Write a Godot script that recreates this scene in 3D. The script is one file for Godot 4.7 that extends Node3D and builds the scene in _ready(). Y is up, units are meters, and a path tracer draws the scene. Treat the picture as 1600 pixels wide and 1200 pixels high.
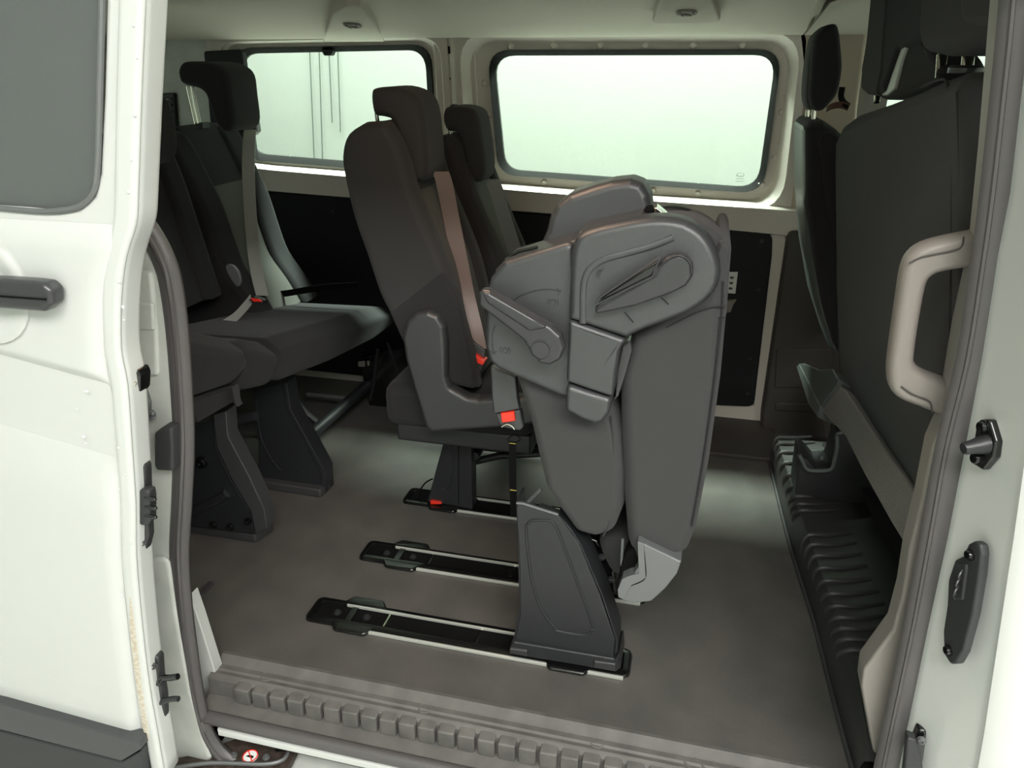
extends Node3D
# The inside of a white passenger van, seen through its open sliding door. x runs along the van to its front,
# y is up (0 is the rubber floor), z points out of the open side.

class M:
	# collects triangles (counter-clockwise seen from outside) and smooths across soft edges
	var p := PackedVector3Array()
	func tri(a: Vector3, b: Vector3, c: Vector3):
		p.append(a); p.append(b); p.append(c)
	func quad(a: Vector3, b: Vector3, c: Vector3, d: Vector3):
		tri(a, b, c); tri(a, c, d)
	func mesh(mat: Material, crease := 38.0) -> ArrayMesh:
		var n := p.size()
		var fn := PackedVector3Array(); var at := {}
		var keys := []
		keys.resize(n)
		for t in range(0, n, 3):
			fn.append((p[t + 1] - p[t]).cross(p[t + 2] - p[t]))
		for i in n:
			var k := Vector3i((p[i] * 20000.0).round())
			keys[i] = k
			if not at.has(k): at[k] = PackedInt32Array()
			at[k].append(i / 3)
		var cs := cos(deg_to_rad(crease))
		var pos := PackedVector3Array(); var nor := PackedVector3Array(); var idx := PackedInt32Array()
		var known := {}
		for t in range(0, n, 3):
			var f := fn[t / 3]
			if f.length_squared() < 1e-18: continue
			var fu := f.normalized()
			var tr := [0, 0, 0]
			for j in 3:
				var s := Vector3.ZERO
				for o in at[keys[t + j]]:
					var g := fn[o]
					var gl := g.length()
					if gl > 1e-10 and g.dot(fu) >= cs * gl: s += g
				s = s.normalized() if s.length() > 1e-12 else fu
				var kk := [keys[t + j], Vector3i((s * 200.0).round())]
				if not known.has(kk):
					known[kk] = pos.size(); pos.append(p[t + j]); nor.append(s)
				tr[j] = known[kk]
			idx.append(tr[0]); idx.append(tr[2]); idx.append(tr[1])
		var a := []
		a.resize(Mesh.ARRAY_MAX)
		a[Mesh.ARRAY_VERTEX] = pos; a[Mesh.ARRAY_NORMAL] = nor; a[Mesh.ARRAY_INDEX] = idx
		var m := ArrayMesh.new()
		m.add_surface_from_arrays(Mesh.PRIMITIVE_TRIANGLES, a)
		m.surface_set_material(0, mat)
		return m

func L(a: Array) -> PackedVector3Array:
	var r := PackedVector3Array()
	for i in range(0, a.size(), 3): r.append(Vector3(a[i], a[i + 1], a[i + 2]))
	return r

func sh(a: PackedVector3Array, d: Vector3) -> PackedVector3Array:
	var r := PackedVector3Array()
	for v in a: r.append(v + d)
	return r

# rounds every corner of a closed loop
func rnd(a: PackedVector3Array, r: float, k := 4) -> PackedVector3Array:
	var o := PackedVector3Array()
	var n := a.size()
	for i in n:
		var e := a[(i + n - 1) % n] - a[i]; var f := a[(i + 1) % n] - a[i]
		var ang := e.angle_to(f)
		if ang > PI - 0.12: o.append(a[i]); continue
		var t := minf(r / tan(ang * 0.5), 0.46 * minf(e.length(), f.length()))
		var b := a[i] + e.normalized() * t; var c := a[i] + f.normalized() * t
		for j in k + 1:
			var s := float(j) / k
			o.append(b.lerp(a[i], s).lerp(a[i].lerp(c, s), s))
	return o

# a smooth closed curve through the points
func cr(a: PackedVector3Array, k := 4) -> PackedVector3Array:
	var o := PackedVector3Array()
	var n := a.size()
	for i in n:
		for j in k:
			o.append(a[i].cubic_interpolate(a[(i + 1) % n], a[(i + n - 1) % n], a[(i + 2) % n], float(j) / k))
	return o

# a smooth open curve through the points
func cro(a: PackedVector3Array, k := 5) -> PackedVector3Array:
	var o := PackedVector3Array()
	var n := a.size()
	for i in n - 1:
		for j in k:
			o.append(a[i].cubic_interpolate(a[i + 1], a[maxi(i - 1, 0)], a[mini(i + 2, n - 1)], float(j) / k))
	o.append(a[n - 1])
	return o

# four corners, rounded, always with the same number of points
func rq(a: PackedVector3Array, r: float, k := 6) -> PackedVector3Array:
	return rnd(a, r, k)

# a plate: the closed loop pushed along depth, its edges rounded by bi across and bd deep
func slab(m: M, loop: PackedVector3Array, depth: Vector3, bi := 0.003, bd := -1.0, seg := 3):
	if bd < 0.0: bd = bi
	var dl := depth.length()
	bd = minf(bd, dl * 0.49)
	var w := depth / dl
	var c := Vector3.ZERO
	var nn := Vector3.ZERO
	var pts := PackedVector3Array()
	for i in loop.size():
		if pts.size() == 0 or loop[i].distance_to(pts[pts.size() - 1]) > 2e-4: pts.append(loop[i])
	if pts[0].distance_to(pts[pts.size() - 1]) < 2e-4: pts.remove_at(pts.size() - 1)
	var n := pts.size()
	for v in pts: c += v / n
	var u := (Vector3.UP if absf(w.y) < 0.8 else Vector3.RIGHT).cross(w).normalized()
	var v2 := w.cross(u)
	var q := PackedVector2Array()
	for v in pts: q.append(Vector2((v - c).dot(u), (v - c).dot(v2)))
	var area := 0.0
	for i in n: area += q[i].cross(q[(i + 1) % n])
	if area < 0: q.reverse(); pts.reverse()
	var off := PackedFloat32Array()   # the loop need not be flat: what stands out along the depth is kept
	for v in pts: off.append((v - c).dot(w))
	var mit := PackedVector2Array()
	for i in n:
		var d0 := (q[i] - q[(i + n - 1) % n]).normalized(); var d1 := (q[(i + 1) % n] - q[i]).normalized()
		var n0 := Vector2(-d0.y, d0.x); var n1 := Vector2(-d1.y, d1.x)
		var mv := (n0 + n1) / maxf(1.0 + n0.dot(n1), 0.35)
		mit.append(mv)
	# how far each corner may move in before neighbouring points cross
	var q_in := PackedVector2Array()
	for i in n: q_in.append(q[i] + mit[i] * bi)
	for turn in 12:
		var bad := false
		for i in n:
			var j := (i + 1) % n
			if (q_in[j] - q_in[i]).dot(q[j] - q[i]) < 0.0:
				var h := (q_in[i] + q_in[j]) * 0.5
				q_in[i] = h; q_in[j] = h
				bad = true
		if not bad: break
	var rings := []
	for side in 2:
		for s in seg + 1:
			var a := PI * 0.5 * s / seg
			if side == 1: a = PI * 0.5 - a
			var ins := bi * (1.0 - sin(a)); var dd := bd * (1.0 - cos(a))
			if side == 1: dd = dl - dd
			var ring := PackedVector3Array()
			for i in n:
				var z := q[i].lerp(q_in[i], ins / maxf(bi, 1e-6))
				ring.append(c + u * z.x + v2 * z.y + w * (dd + off[i]))
			rings.append(ring)
	for r in rings.size() - 1:
		var A: PackedVector3Array = rings[r]; var B: PackedVector3Array = rings[r + 1]
		for i in n:
			var j := (i + 1) % n
			m.quad(A[i], A[j], B[j], B[i])
	var cap := PackedVector2Array()
	var own := PackedInt32Array()
	for i in n:
		if cap.size() == 0 or (q_in[i].distance_to(cap[cap.size() - 1]) > 1e-5 and q_in[i].distance_to(cap[0]) > 1e-5):
			cap.append(q_in[i]); own.append(i)
	var ts := Geometry2D.triangulate_polygon(cap)
	var flipped := 0
	for i in range(0, ts.size(), 3):
		if (cap[ts[i + 1]] - cap[ts[i]]).cross(cap[ts[i + 2]] - cap[ts[i]]) < -1e-9: flipped += 1
	if ts.is_empty() or (flipped > 0 and flipped < ts.size() / 3):
		cap = q_in; own = PackedInt32Array(range(n))
		ts = Geometry2D.triangulate_polygon(q)
	if ts.is_empty(): push_warning("plate without caps"); print("plate without caps near ", c)
	var F: PackedVector3Array = rings[0]; var G: PackedVector3Array = rings[rings.size() - 1]
	for i in range(0, ts.size(), 3):
		var x := ts[i]; var y := ts[i + 1]; var z := ts[i + 2]
		if (cap[y] - cap[x]).cross(cap[z] - cap[x]) < 0: var h := y; y = z; z = h
		m.tri(F[own[x]], F[own[z]], F[own[y]]); m.tri(G[own[x]], G[own[y]], G[own[z]])

# a skin between loops with the same number of points
func loft(m: M, loops: Array, closed := true, flip := false):
	for r in loops.size() - 1:
		var A: PackedVector3Array = loops[r]; var B: PackedVector3Array = loops[r + 1]
		var n := A.size()
		for i in (n if closed else n - 1):
			var j := (i + 1) % n
			if flip: m.quad(A[j], A[i], B[i], B[j])
			else: m.quad(A[i], A[j], B[j], B[i])

func fan(m: M, loop: PackedVector3Array, flip := false):
	var c := Vector3.ZERO
	for v in loop: c += v / loop.size()
	for i in loop.size():
		var j := (i + 1) % loop.size()
		if flip: m.tri(c, loop[j], loop[i])
		else: m.tri(c, loop[i], loop[j])

# a closed outline (2D, counter-clockwise) carried along a path
func sweep(m: M, path: PackedVector3Array, prof: PackedVector2Array, up := Vector3.UP, closed := false):
	var loops := []
	var n := path.size()
	for i in n:
		var a := path[maxi(i - 1, 0)]; var b := path[mini(i + 1, n - 1)]
		if closed: a = path[(i + n - 1) % n]; b = path[(i + 1) % n]
		var t := (b - a).normalized()
		var s := t.cross(up)
		if s.length() < 0.05: s = t.cross(Vector3(0.3, 0.2, 1))
		s = s.normalized()
		var w := s.cross(t)
		var ring := PackedVector3Array()
		for v in prof: ring.append(path[i] + s * v.x + w * v.y)
		loops.append(ring)
	if closed: loops.append(loops[0])
	loft(m, loops, true, true)
	if not closed:
		fan(m, loops[0]); fan(m, loops[n - 1], true)

func circ(r: float, n := 10, ry := -1.0) -> PackedVector2Array:
	var a := PackedVector2Array()
	for i in n: a.append(Vector2(cos(TAU * i / n) * r, sin(TAU * i / n) * (r if ry < 0 else ry)))
	return a

func rect(w: float, h: float, r := 0.002) -> PackedVector2Array:
	var a := PackedVector2Array()
	for s in [[1, 1, 0], [-1, 1, 1], [-1, -1, 2], [1, -1, 3]]:
		for k in 3:
			var g: float = PI * 0.5 * (s[2] + k / 2.0)
			a.append(Vector2(s[0] * (w * 0.5 - r) + cos(g) * r, s[1] * (h * 0.5 - r) + sin(g) * r))
	return a

func tube(m: M, path: PackedVector3Array, r: float, n := 10, closed := false):
	sweep(m, path, circ(r, n), Vector3(0.13, 1, 0.21).normalized(), closed)

# a turned piece: profile of (radius, along) about an axis
func lathe(m: M, at: Vector3, axis: Vector3, prof: Array, n := 20):
	var w := axis.normalized()
	var u := (Vector3.UP if absf(w.y) < 0.8 else Vector3.RIGHT).cross(w).normalized()
	var v := w.cross(u)
	var loops := []
	for q in prof:
		var ring := PackedVector3Array()
		for i in n: ring.append(at + (u * cos(TAU * i / n) + v * sin(TAU * i / n)) * q[0] + w * q[1])
		loops.append(ring)
	loft(m, loops)
	fan(m, loops[0], true); fan(m, loops[loops.size() - 1])

# a strap: centre line, half width at each point, thickness
func strap(m: M, path: PackedVector3Array, half, th := 0.0025):
	var loops := []
	var n := path.size()
	for i in n:
		var h: Vector3 = half if half is Vector3 else half[i]
		var t := (path[mini(i + 1, n - 1)] - path[maxi(i - 1, 0)]).normalized()
		var o := t.cross(h).normalized() * th * 0.5
		loops.append(PackedVector3Array([path[i] + h + o, path[i] - h + o, path[i] - h - o, path[i] + h - o]))
	loft(m, loops, true, true)
	fan(m, loops[0]); fan(m, loops[n - 1], true)

func box(m: M, c: Vector3, s: Vector3, b := 0.003):
	var h := s * 0.5
	slab(m, PackedVector3Array([c + Vector3(-h.x, -h.y, h.z), c + Vector3(h.x, -h.y, h.z), c + Vector3(h.x, h.y, h.z), c + Vector3(-h.x, h.y, h.z)]), Vector3(0, 0, -s.z), b, b, 2)

# ---------------------------------------------------------------- nodes
var used := {}
func numbered(n: String) -> String:
	used[n] = used.get(n, -1) + 1
	return n if used[n] == 0 else "%s_%03d" % [n, used[n]]

func obj(called: String, m: M, mat: Material, parent: Node3D = null, crease := 38.0) -> MeshInstance3D:
	var o := MeshInstance3D.new()
	o.name = called if parent else numbered(called)
	o.mesh = m.mesh(mat, crease)
	(parent if parent else self).add_child(o, true)
	return o

func tag(o: Node3D, label: String, category: String, group := "") -> Node3D:
	o.set_meta("label", label); o.set_meta("category", category)
	if group: o.set_meta("group", group)
	return o

const SAY := {
	"floor_garage": "pale grey concrete garage floor around the van", "ceiling_garage": "white garage ceiling above the van",
	"wall_garage_far": "white garage wall seen through the van's far windows", "wall_garage_near": "white garage wall behind the open side of the van",
	"wall_garage_rear": "white garage wall past the rear end of the van", "wall_garage_front": "white garage wall past the front end of the van",
	"roof_skin": "white painted roof skin on top of the van", "wall_rear": "pale rear end of the van behind the rear bench",
	"window_5": "window pane in the rear end of the van", "wall_near_rear": "dark side lining behind the open sliding door",
	"wall_near_front": "white front door side beside the front bench", "wall_front": "dark front end of the cab below the windscreen",
	"window_4": "clear windscreen pane at the front of the cab", "floor_chassis": "black underbody below the van floor",
	"wall_far": "pale pressed metal frame around the big far window", "wall_far_rear": "pale pressed metal frame around the rear side window",
	"trim_corner_post": "light grey corner post with the black air vent", "trim_post": "pale post between the two far windows",
	"trim_post_rib": "raised rib with a slot on the post between the far windows", "trim_ledge": "pale belt ledge running under both far windows",
	"trim_frame": "pale frame at the front and bottom of the black board", "wall_far_lower": "pale metal side below the far windows",
	"wall_far_upper": "pale metal side above the far windows", "trim_far_post_upper": "beige upper lining of the far post behind the driver's headrest",
	"trim_far_post_lower": "dark brown lower lining of the far post beside the black board", "wall_far_front": "beige frame of the driver's door window",
	"window_3": "driver's door window pane beyond the front seats", "wall_far_front_lower": "dark lower part of the driver's door",
	"ceiling_rear": "pale grey headliner over the passenger seats", "ceiling_front": "pale grey headliner over the front seats ahead of the seam",
	"floor": "dark grey speckled rubber floor with the seat rails", "floor_front": "dark cab floor ahead of the ribbed step",
	"trim_floor_edge": "dark strip where the rubber floor meets the far side", "trim_sill_roll": "rolled black rubber edge below the tread plate",
	"trim_sill_paint": "narrow white painted strip under the rolled sill edge", "trim_sill_slot": "dark slot for the door arm under the sill",
	"trim_sill_shelf": "white painted shelf below the sill slot", "trim_rear_jamb": "white painted door jamb behind the sliding door's edge",
	"trim_sill_end": "white painted wedge between the rear seal and the floor", "trim_seal_rear": "black rubber door seal at the rear of the opening",
	"trim_seal_front": "black rubber door seal at the front of the opening", "trim_front_post": "beige inner lining beside the front door seal",
	"trim_outer_post": "white painted outer post with the striker pin",
}
func struct(called: String, m: M, mat: Material, parent: Node3D = null, label := "") -> MeshInstance3D:
	var o := obj(called, m, mat, parent)
	if parent == null:
		o.set_meta("kind", "structure")
		o.set_meta("category", called.split("_")[0])
		o.set_meta("label", SAY.get(called, label))
	return o

func thing(called: String, label: String, category: String, group := "") -> Node3D:
	var o := Node3D.new()
	o.name = numbered(called)
	add_child(o)
	tag(o, label, category, group)
	return o

# one-plate part
func plate(called: String, parent: Node3D, mat: Material, loop: PackedVector3Array, depth: Vector3, bi := 0.003, bd := -1.0, seg := 3) -> MeshInstance3D:
	var m := M.new()
	slab(m, loop, depth, bi, bd, seg)
	return obj(called, m, mat, parent)

func bar(called: String, parent: Node3D, mat: Material, path: PackedVector3Array, r: float, n := 10) -> MeshInstance3D:
	var m := M.new()
	tube(m, path, r, n)
	return obj(called, m, mat, parent)

func bolt(parent: Node3D, at: Vector3, axis: Vector3, r: float, mat: Material, called := "bolt") -> MeshInstance3D:
	var m := M.new()
	lathe(m, at, axis, [[r * 1.25, 0], [r * 1.25, r * 0.3], [r, r * 0.35], [r * 0.9, r * 0.9], [r * 0.55, r * 0.95], [r * 0.5, r * 0.5]], 12)
	return obj(called, m, mat, parent)

func Zd(d: float) -> Vector3: return Vector3(0, 0, -d)

# ---------------------------------------------------------------- materials
var noises := {}
func noise(freq: float, kind := FastNoiseLite.TYPE_SIMPLEX_SMOOTH, oct := 3) -> NoiseTexture2D:
	var key := "%f %d %d" % [freq, kind, oct]
	if not noises.has(key):
		var f := FastNoiseLite.new()
		f.noise_type = kind; f.frequency = freq; f.fractal_octaves = oct; f.seed = 7
		var t := NoiseTexture2D.new()
		t.width = 512; t.height = 512; t.seamless = true; t.noise = f
		noises[key] = t
	return noises[key]

func ramp(freq: float, a: Color, b: Color, oct := 4) -> NoiseTexture2D:
	var f := FastNoiseLite.new()
	f.frequency = freq; f.fractal_octaves = oct; f.seed = 3
	var t := NoiseTexture2D.new()
	t.width = 512; t.height = 512; t.seamless = true; t.noise = f
	var g := Gradient.new()
	g.set_color(0, a); g.set_color(1, b)
	t.color_ramp = g
	return t

func mat(col: Color, rough := 0.5, metal := 0.0, spec := 0.5) -> StandardMaterial3D:
	var m := StandardMaterial3D.new()
	m.albedo_color = col; m.roughness = rough; m.metallic = metal; m.metallic_specular = spec
	m.cull_mode = BaseMaterial3D.CULL_DISABLED
	return m

func grain(m: StandardMaterial3D, scale: float, depth: float, freq := 0.12) -> StandardMaterial3D:
	m.heightmap_enabled = true
	m.heightmap_texture = noise(freq)
	m.heightmap_scale = depth
	m.uv1_triplanar = true; m.uv1_world_triplanar = true
	m.uv1_scale = Vector3.ONE * scale
	return m

func mottle(m: StandardMaterial3D, t: Texture2D, scale: float) -> StandardMaterial3D:
	m.albedo_texture = t
	m.uv1_triplanar = true; m.uv1_world_triplanar = true
	m.uv1_scale = Vector3.ONE * scale
	return m

var fab: Material; var fab_mid: Material; var fab_dk: Material; var insert: Material; var pla: Material; var pla_dk: Material; var pla_gl: Material
var steel: Material; var chrome: Material; var gloss: Material; var paint: Material; var primer: Material; var beige: Material; var liner: Material
var rubber: Material; var seal: Material; var red: Material; var carpet: Material; var webbing: Material; var webbing_warm: Material; var silver: Material; var board: Material
var glass: Material; var dark_glass: Material; var tread: Material; var floor_m: Material; var trim_m: Material; var trim_dk: Material; var white_m: Material; var step_m: Material; var ink: Material; var green_pl: Material; var rust: Material; var trim_lit: Material; var webbing_dk: Material; var drop: Material

func _ready():
	var cam := Camera3D.new()
	cam.name = "camera"
	cam.fov = 54.1
	cam.near = 0.02
	add_child(cam)
	cam.position = Vector3(0, 1.3, 0)
	cam.rotation_degrees = Vector3(-23.1, 13.9, 0)
	cam.current = true
	var we := WorldEnvironment.new()
	we.name = "environment"
	var env := Environment.new()
	env.background_mode = Environment.BG_COLOR
	env.background_color = Color(0.75, 0.78, 0.76)
	env.tonemap_mode = Environment.TONE_MAPPER_LINEAR
	env.tonemap_exposure = 1.2
	env.sdfgi_enabled = true; env.ssao_enabled = true; env.ssil_enabled = true
	we.environment = env
	add_child(we)
	materials()
	lamp("ceiling_lamp", Vector3(1.5, 3.05, 1.4), Vector2(4.0, 1.4), Color(1.0, 0.985, 0.97), 30.0, "long white ceiling panel lamp over the open side of the van")
	lamp("ceiling_lamp", Vector3(-0.3, 3.05, -3.85), Vector2(6.0, 0.4), Color(0.92, 1.0, 0.93), 84.0, "long pale green ceiling panel lamp over the far side of the van")
	dome_lamp()
	garage()
	shell()
	far_wall()
	roof()
	floor_and_step()
	sill()
	sliding_door()
	pillars()
	rails()
	folded_seat()
	middle_seats()
	rear_bench()
	front_seats()

func dome_lamp():
	# the reading lamp in the headliner above the door opening
	lamp("dome_lamp", Vector3(-0.45, 1.462, -1.42), Vector2(0.3, 0.12), Color(1.0, 0.83, 0.7), 0.17, "small warm interior lamp in the headliner above the door opening")

func lamp(called: String, at: Vector3, size: Vector2, col: Color, e: float, label: String):
	var t := thing(called, label, "lamp")
	var m := M.new(); box(m, at + Vector3(0, 0.03, 0), Vector3(size.x + 0.08, 0.05, size.y + 0.08)); obj("housing", m, white_m, t)
	var g := mat(Color(1, 1, 1), 0.5)
	g.emission_enabled = true; g.emission = col; g.emission_energy_multiplier = 1.0
	m = M.new(); box(m, at, Vector3(size.x, 0.012, size.y)); obj("diffuser", m, g, t)
	var a := AreaLight3D.new()
	a.name = "panel_light"
	a.area_size = size
	a.light_color = col; a.light_energy = e; a.area_range = 20.0; a.area_attenuation = 2.0
	a.area_normalize_energy = true
	a.shadow_enabled = true
	add_child(a, true)
	a.position = at + Vector3(0, -0.02, 0)
	a.rotation_degrees = Vector3(-90, 0, 0)

func materials():
	fab = grain(mat(Color(0.205, 0.205, 0.205), 0.95, 0, 0.3), 9.0, 0.05, 0.25)
	fab_mid = grain(mat(Color(0.24, 0.24, 0.24), 0.95, 0, 0.3), 9.0, 0.05, 0.25)
	fab_dk = grain(mat(Color(0.165, 0.165, 0.17), 0.95, 0, 0.3), 9.0, 0.05, 0.25)
	for f in [fab, fab_mid, fab_dk]:
		f.rim_enabled = true; f.rim = 0.25; f.rim_tint = 0.3
	insert = grain(mat(Color(0.37, 0.37, 0.355), 0.95, 0, 0.3), 9.0, 0.05, 0.25)
	pla = grain(mat(Color(0.215, 0.22, 0.225), 0.38, 0, 0.6), 7.0, 0.05, 0.3)
	pla_dk = grain(mat(Color(0.16, 0.165, 0.17), 0.5, 0, 0.5), 7.0, 0.02, 0.3)
	pla_gl = mat(Color(0.2, 0.2, 0.205), 0.3)
	green_pl = grain(mat(Color(0.33, 0.35, 0.34), 0.42), 7.0, 0.01, 0.3)
	steel = grain(mat(Color(0.135, 0.14, 0.15), 0.42, 0, 0.5), 7.0, 0.008, 0.3)
	gloss = mat(Color(0.06, 0.062, 0.062), 0.16, 0, 0.6)
	chrome = mat(Color(0.86, 0.85, 0.8), 0.16, 1.0)
	silver = mat(Color(0.42, 0.43, 0.43), 0.45, 0.35)
	paint = mat(Color(0.745, 0.755, 0.745), 0.3)
	paint.clearcoat_enabled = true; paint.clearcoat = 0.6; paint.clearcoat_roughness = 0.08
	primer = mottle(mat(Color(1, 1, 1), 0.35), ramp(0.006, Color(0.7, 0.715, 0.69), Color(0.79, 0.8, 0.78)), 2.0)
	beige = mat(Color(0.82, 0.795, 0.76), 0.4)
	liner = grain(mat(Color(0.74, 0.72, 0.68), 0.9), 8.0, 0.01, 0.3)
	trim_m = grain(mat(Color(0.52, 0.495, 0.475), 0.5), 8.0, 0.01, 0.3)
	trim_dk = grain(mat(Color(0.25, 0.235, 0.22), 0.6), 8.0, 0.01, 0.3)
	rubber = grain(mat(Color(0.2, 0.2, 0.205), 0.6), 8.0, 0.01, 0.3)
	seal = grain(mat(Color(0.31, 0.3, 0.3), 0.45), 9.0, 0.01, 0.2)
	red = mat(Color(0.9, 0.2, 0.13), 0.35)
	carpet = grain(mottle(mat(Color(1, 1, 1), 1.0, 0, 0.1), ramp(0.05, Color(0.5, 0.48, 0.47), Color(0.62, 0.6, 0.585)), 7.0), 7.0, 0.25, 0.4)
	webbing = grain(mat(Color(0.66, 0.67, 0.65), 0.35), 20.0, 0.01, 0.3)
	webbing_dk = grain(mat(Color(0.36, 0.365, 0.36), 0.35), 20.0, 0.01, 0.3)
	webbing_warm = grain(mat(Color(0.35, 0.255, 0.21), 0.38), 20.0, 0.01, 0.3)
	board = grain(mat(Color(0.085, 0.09, 0.1), 0.6, 0, 0.4), 8.0, 0.01, 0.3)
	glass = mat(Color(0.75, 0.9, 0.8, 0.05), 0.02, 0, 0.2)
	glass.transparency = BaseMaterial3D.TRANSPARENCY_ALPHA
	dark_glass = mat(Color(0.34, 0.355, 0.35, 0.92), 0.06)
	dark_glass.transparency = BaseMaterial3D.TRANSPARENCY_ALPHA
	floor_m = grain(mottle(mat(Color(1, 1, 1), 0.55, 0, 0.5), ramp(0.008, Color(0.275, 0.27, 0.26), Color(0.335, 0.322, 0.305)), 1.3), 1.3, 0.06, 0.35)
	tread = grain(mottle(mat(Color(1, 1, 1), 0.6, 0, 0.5), ramp(0.01, Color(0.3, 0.295, 0.29), Color(0.41, 0.4, 0.385)), 2.0), 2.0, 0.04, 0.35)
	step_m = grain(mat(Color(0.21, 0.21, 0.205), 0.5), 8.0, 0.01, 0.3)
	white_m = mat(Color(0.9, 0.91, 0.9), 0.8)
	ink = mat(Color(0.03, 0.03, 0.03), 0.8, 0, 0.25)
	trim_lit = grain(mat(Color(0.74, 0.69, 0.62), 0.6), 8.0, 0.01, 0.3)  # beige trim with light from the driver's window mixed into its colour
	drop = mat(Color(0.8, 0.82, 0.82), 0.05, 0, 0.6)
	rust = mottle(mat(Color(1, 1, 1), 0.5, 0.3), ramp(0.02, Color(0.2, 0.17, 0.15), Color(0.33, 0.29, 0.26)), 4.0)

func garage():
	var wm := mat(Color(0.86, 0.88, 0.86), 0.9)
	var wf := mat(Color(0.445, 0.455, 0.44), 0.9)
	var gm := mottle(mat(Color(1, 1, 1), 0.6), ramp(0.01, Color(0.74, 0.74, 0.73), Color(0.82, 0.82, 0.8)), 0.5)
	var m := M.new(); box(m, Vector3(0, -0.7, -0.2), Vector3(14, 0.1, 10.4)); struct("floor_garage", m, gm)
	m = M.new(); box(m, Vector3(0, 3.2, -0.2), Vector3(14, 0.1, 10.4)); struct("ceiling_garage", m, white_m)
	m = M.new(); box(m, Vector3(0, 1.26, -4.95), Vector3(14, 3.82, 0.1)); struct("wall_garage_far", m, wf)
	m = M.new(); box(m, Vector3(0, 1.26, 4.95), Vector3(14, 3.82, 0.1)); struct("wall_garage_near", m, wm)
	m = M.new(); box(m, Vector3(-6.95, 1.26, 0), Vector3(0.1, 3.82, 9.8)); struct("wall_garage_rear", m, wm)
	m = M.new(); box(m, Vector3(6.95, 1.26, 0), Vector3(0.1, 3.82, 9.8)); struct("wall_garage_front", m, wm)
	# thin cables that hang on the wall outside
	var cab := mat(Color(0.2, 0.22, 0.2), 0.6)
	var runs := [L([-2.5598,1.4478,-4.88,-2.6094,0.6877,-4.88]), L([-2.4919,1.4474,-4.88,-2.5467,0.6894,-4.88]), L([-2.4244,1.4469,-4.88,-2.4501,0.9321,-4.88]), L([-2.3617,1.4465,-4.88,-2.3949,0.8761,-4.88])]
	var say := ["leftmost thin dark cable on the white wall outside the rear window", "second thin dark cable from the left outside the rear window", "short thin dark cable ending halfway down the rear window", "rightmost thin dark cable on the white wall outside the rear window"]
	for i in 4:
		m = M.new(); tube(m, runs[i], 0.0035, 6)
		tag(obj("hanging_cable", m, cab), say[i], "cable", "cables outside the rear window")

func shell():
	var m := M.new()
	# roof skin, rear end, near side behind and ahead of the opening, front end
	m = M.new(); box(m, Vector3(-0.1, 1.6, -1.95), Vector3(4.6, 0.04, 1.9), 0.015); struct("roof_skin", m, paint)
	m = M.new(); loft(m, [rq(L([-2.33, 1.36, -2.62, -2.33, 1.36, -1.3, -2.33, 0.84, -1.3, -2.33, 0.84, -2.62]), 0.06), rq(L([-2.31, 1.38, -2.64, -2.31, 1.38, -1.28, -2.31, 0.82, -1.28, -2.31, 0.82, -2.64]), 0.07), rq(L([-2.31, 1.58, -2.86, -2.31, 1.58, -1.08, -2.31, -0.4, -1.08, -2.31, -0.4, -2.86]), 0.01), rq(L([-2.36, 1.58, -2.86, -2.36, 1.58, -1.08, -2.36, -0.4, -1.08, -2.36, -0.4, -2.86]), 0.01), rq(L([-2.36, 1.36, -2.62, -2.36, 1.36, -1.3, -2.36, 0.84, -1.3, -2.36, 0.84, -2.62]), 0.06)]); struct("wall_rear", m, beige)
	m = M.new(); box(m, Vector3(-2.345, 1.1, -1.96), Vector3(0.005, 0.52, 1.32), 0.001); struct("window_5", m, glass)
	m = M.new(); box(m, Vector3(-1.78, 0.5, -1.1), Vector3(1.12, 2.1, 0.05)); struct("wall_near_rear", m, trim_dk)
	# near front door wall with its window, front bulkhead with windscreen opening
	m = M.new(); box(m, Vector3(1.35, 0.15, -1.08), Vector3(1.6, 1.3, 0.05)); box(m, Vector3(1.35, 1.5, -1.12), Vector3(1.6, 0.2, 0.05)); box(m, Vector3(0.63, 1.1, -1.1), Vector3(0.16, 0.7, 0.05)); struct("wall_near_front", m, paint)
	m = M.new(); box(m, Vector3(2.15, 0.1, -1.97), Vector3(0.06, 1.3, 1.8)); box(m, Vector3(2.15, 1.5, -1.97), Vector3(0.06, 0.2, 1.8)); struct("wall_front", m, pla_dk)
	m = M.new(); box(m, Vector3(2.15, 1.08, -1.97), Vector3(0.006, 0.68, 1.78), 0.001); struct("window_4", m, glass)
	m = M.new(); box(m, Vector3(0, -0.4, -2.0), Vector3(4.4, 0.1, 1.6)); struct("floor_chassis", m, ink)

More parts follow.
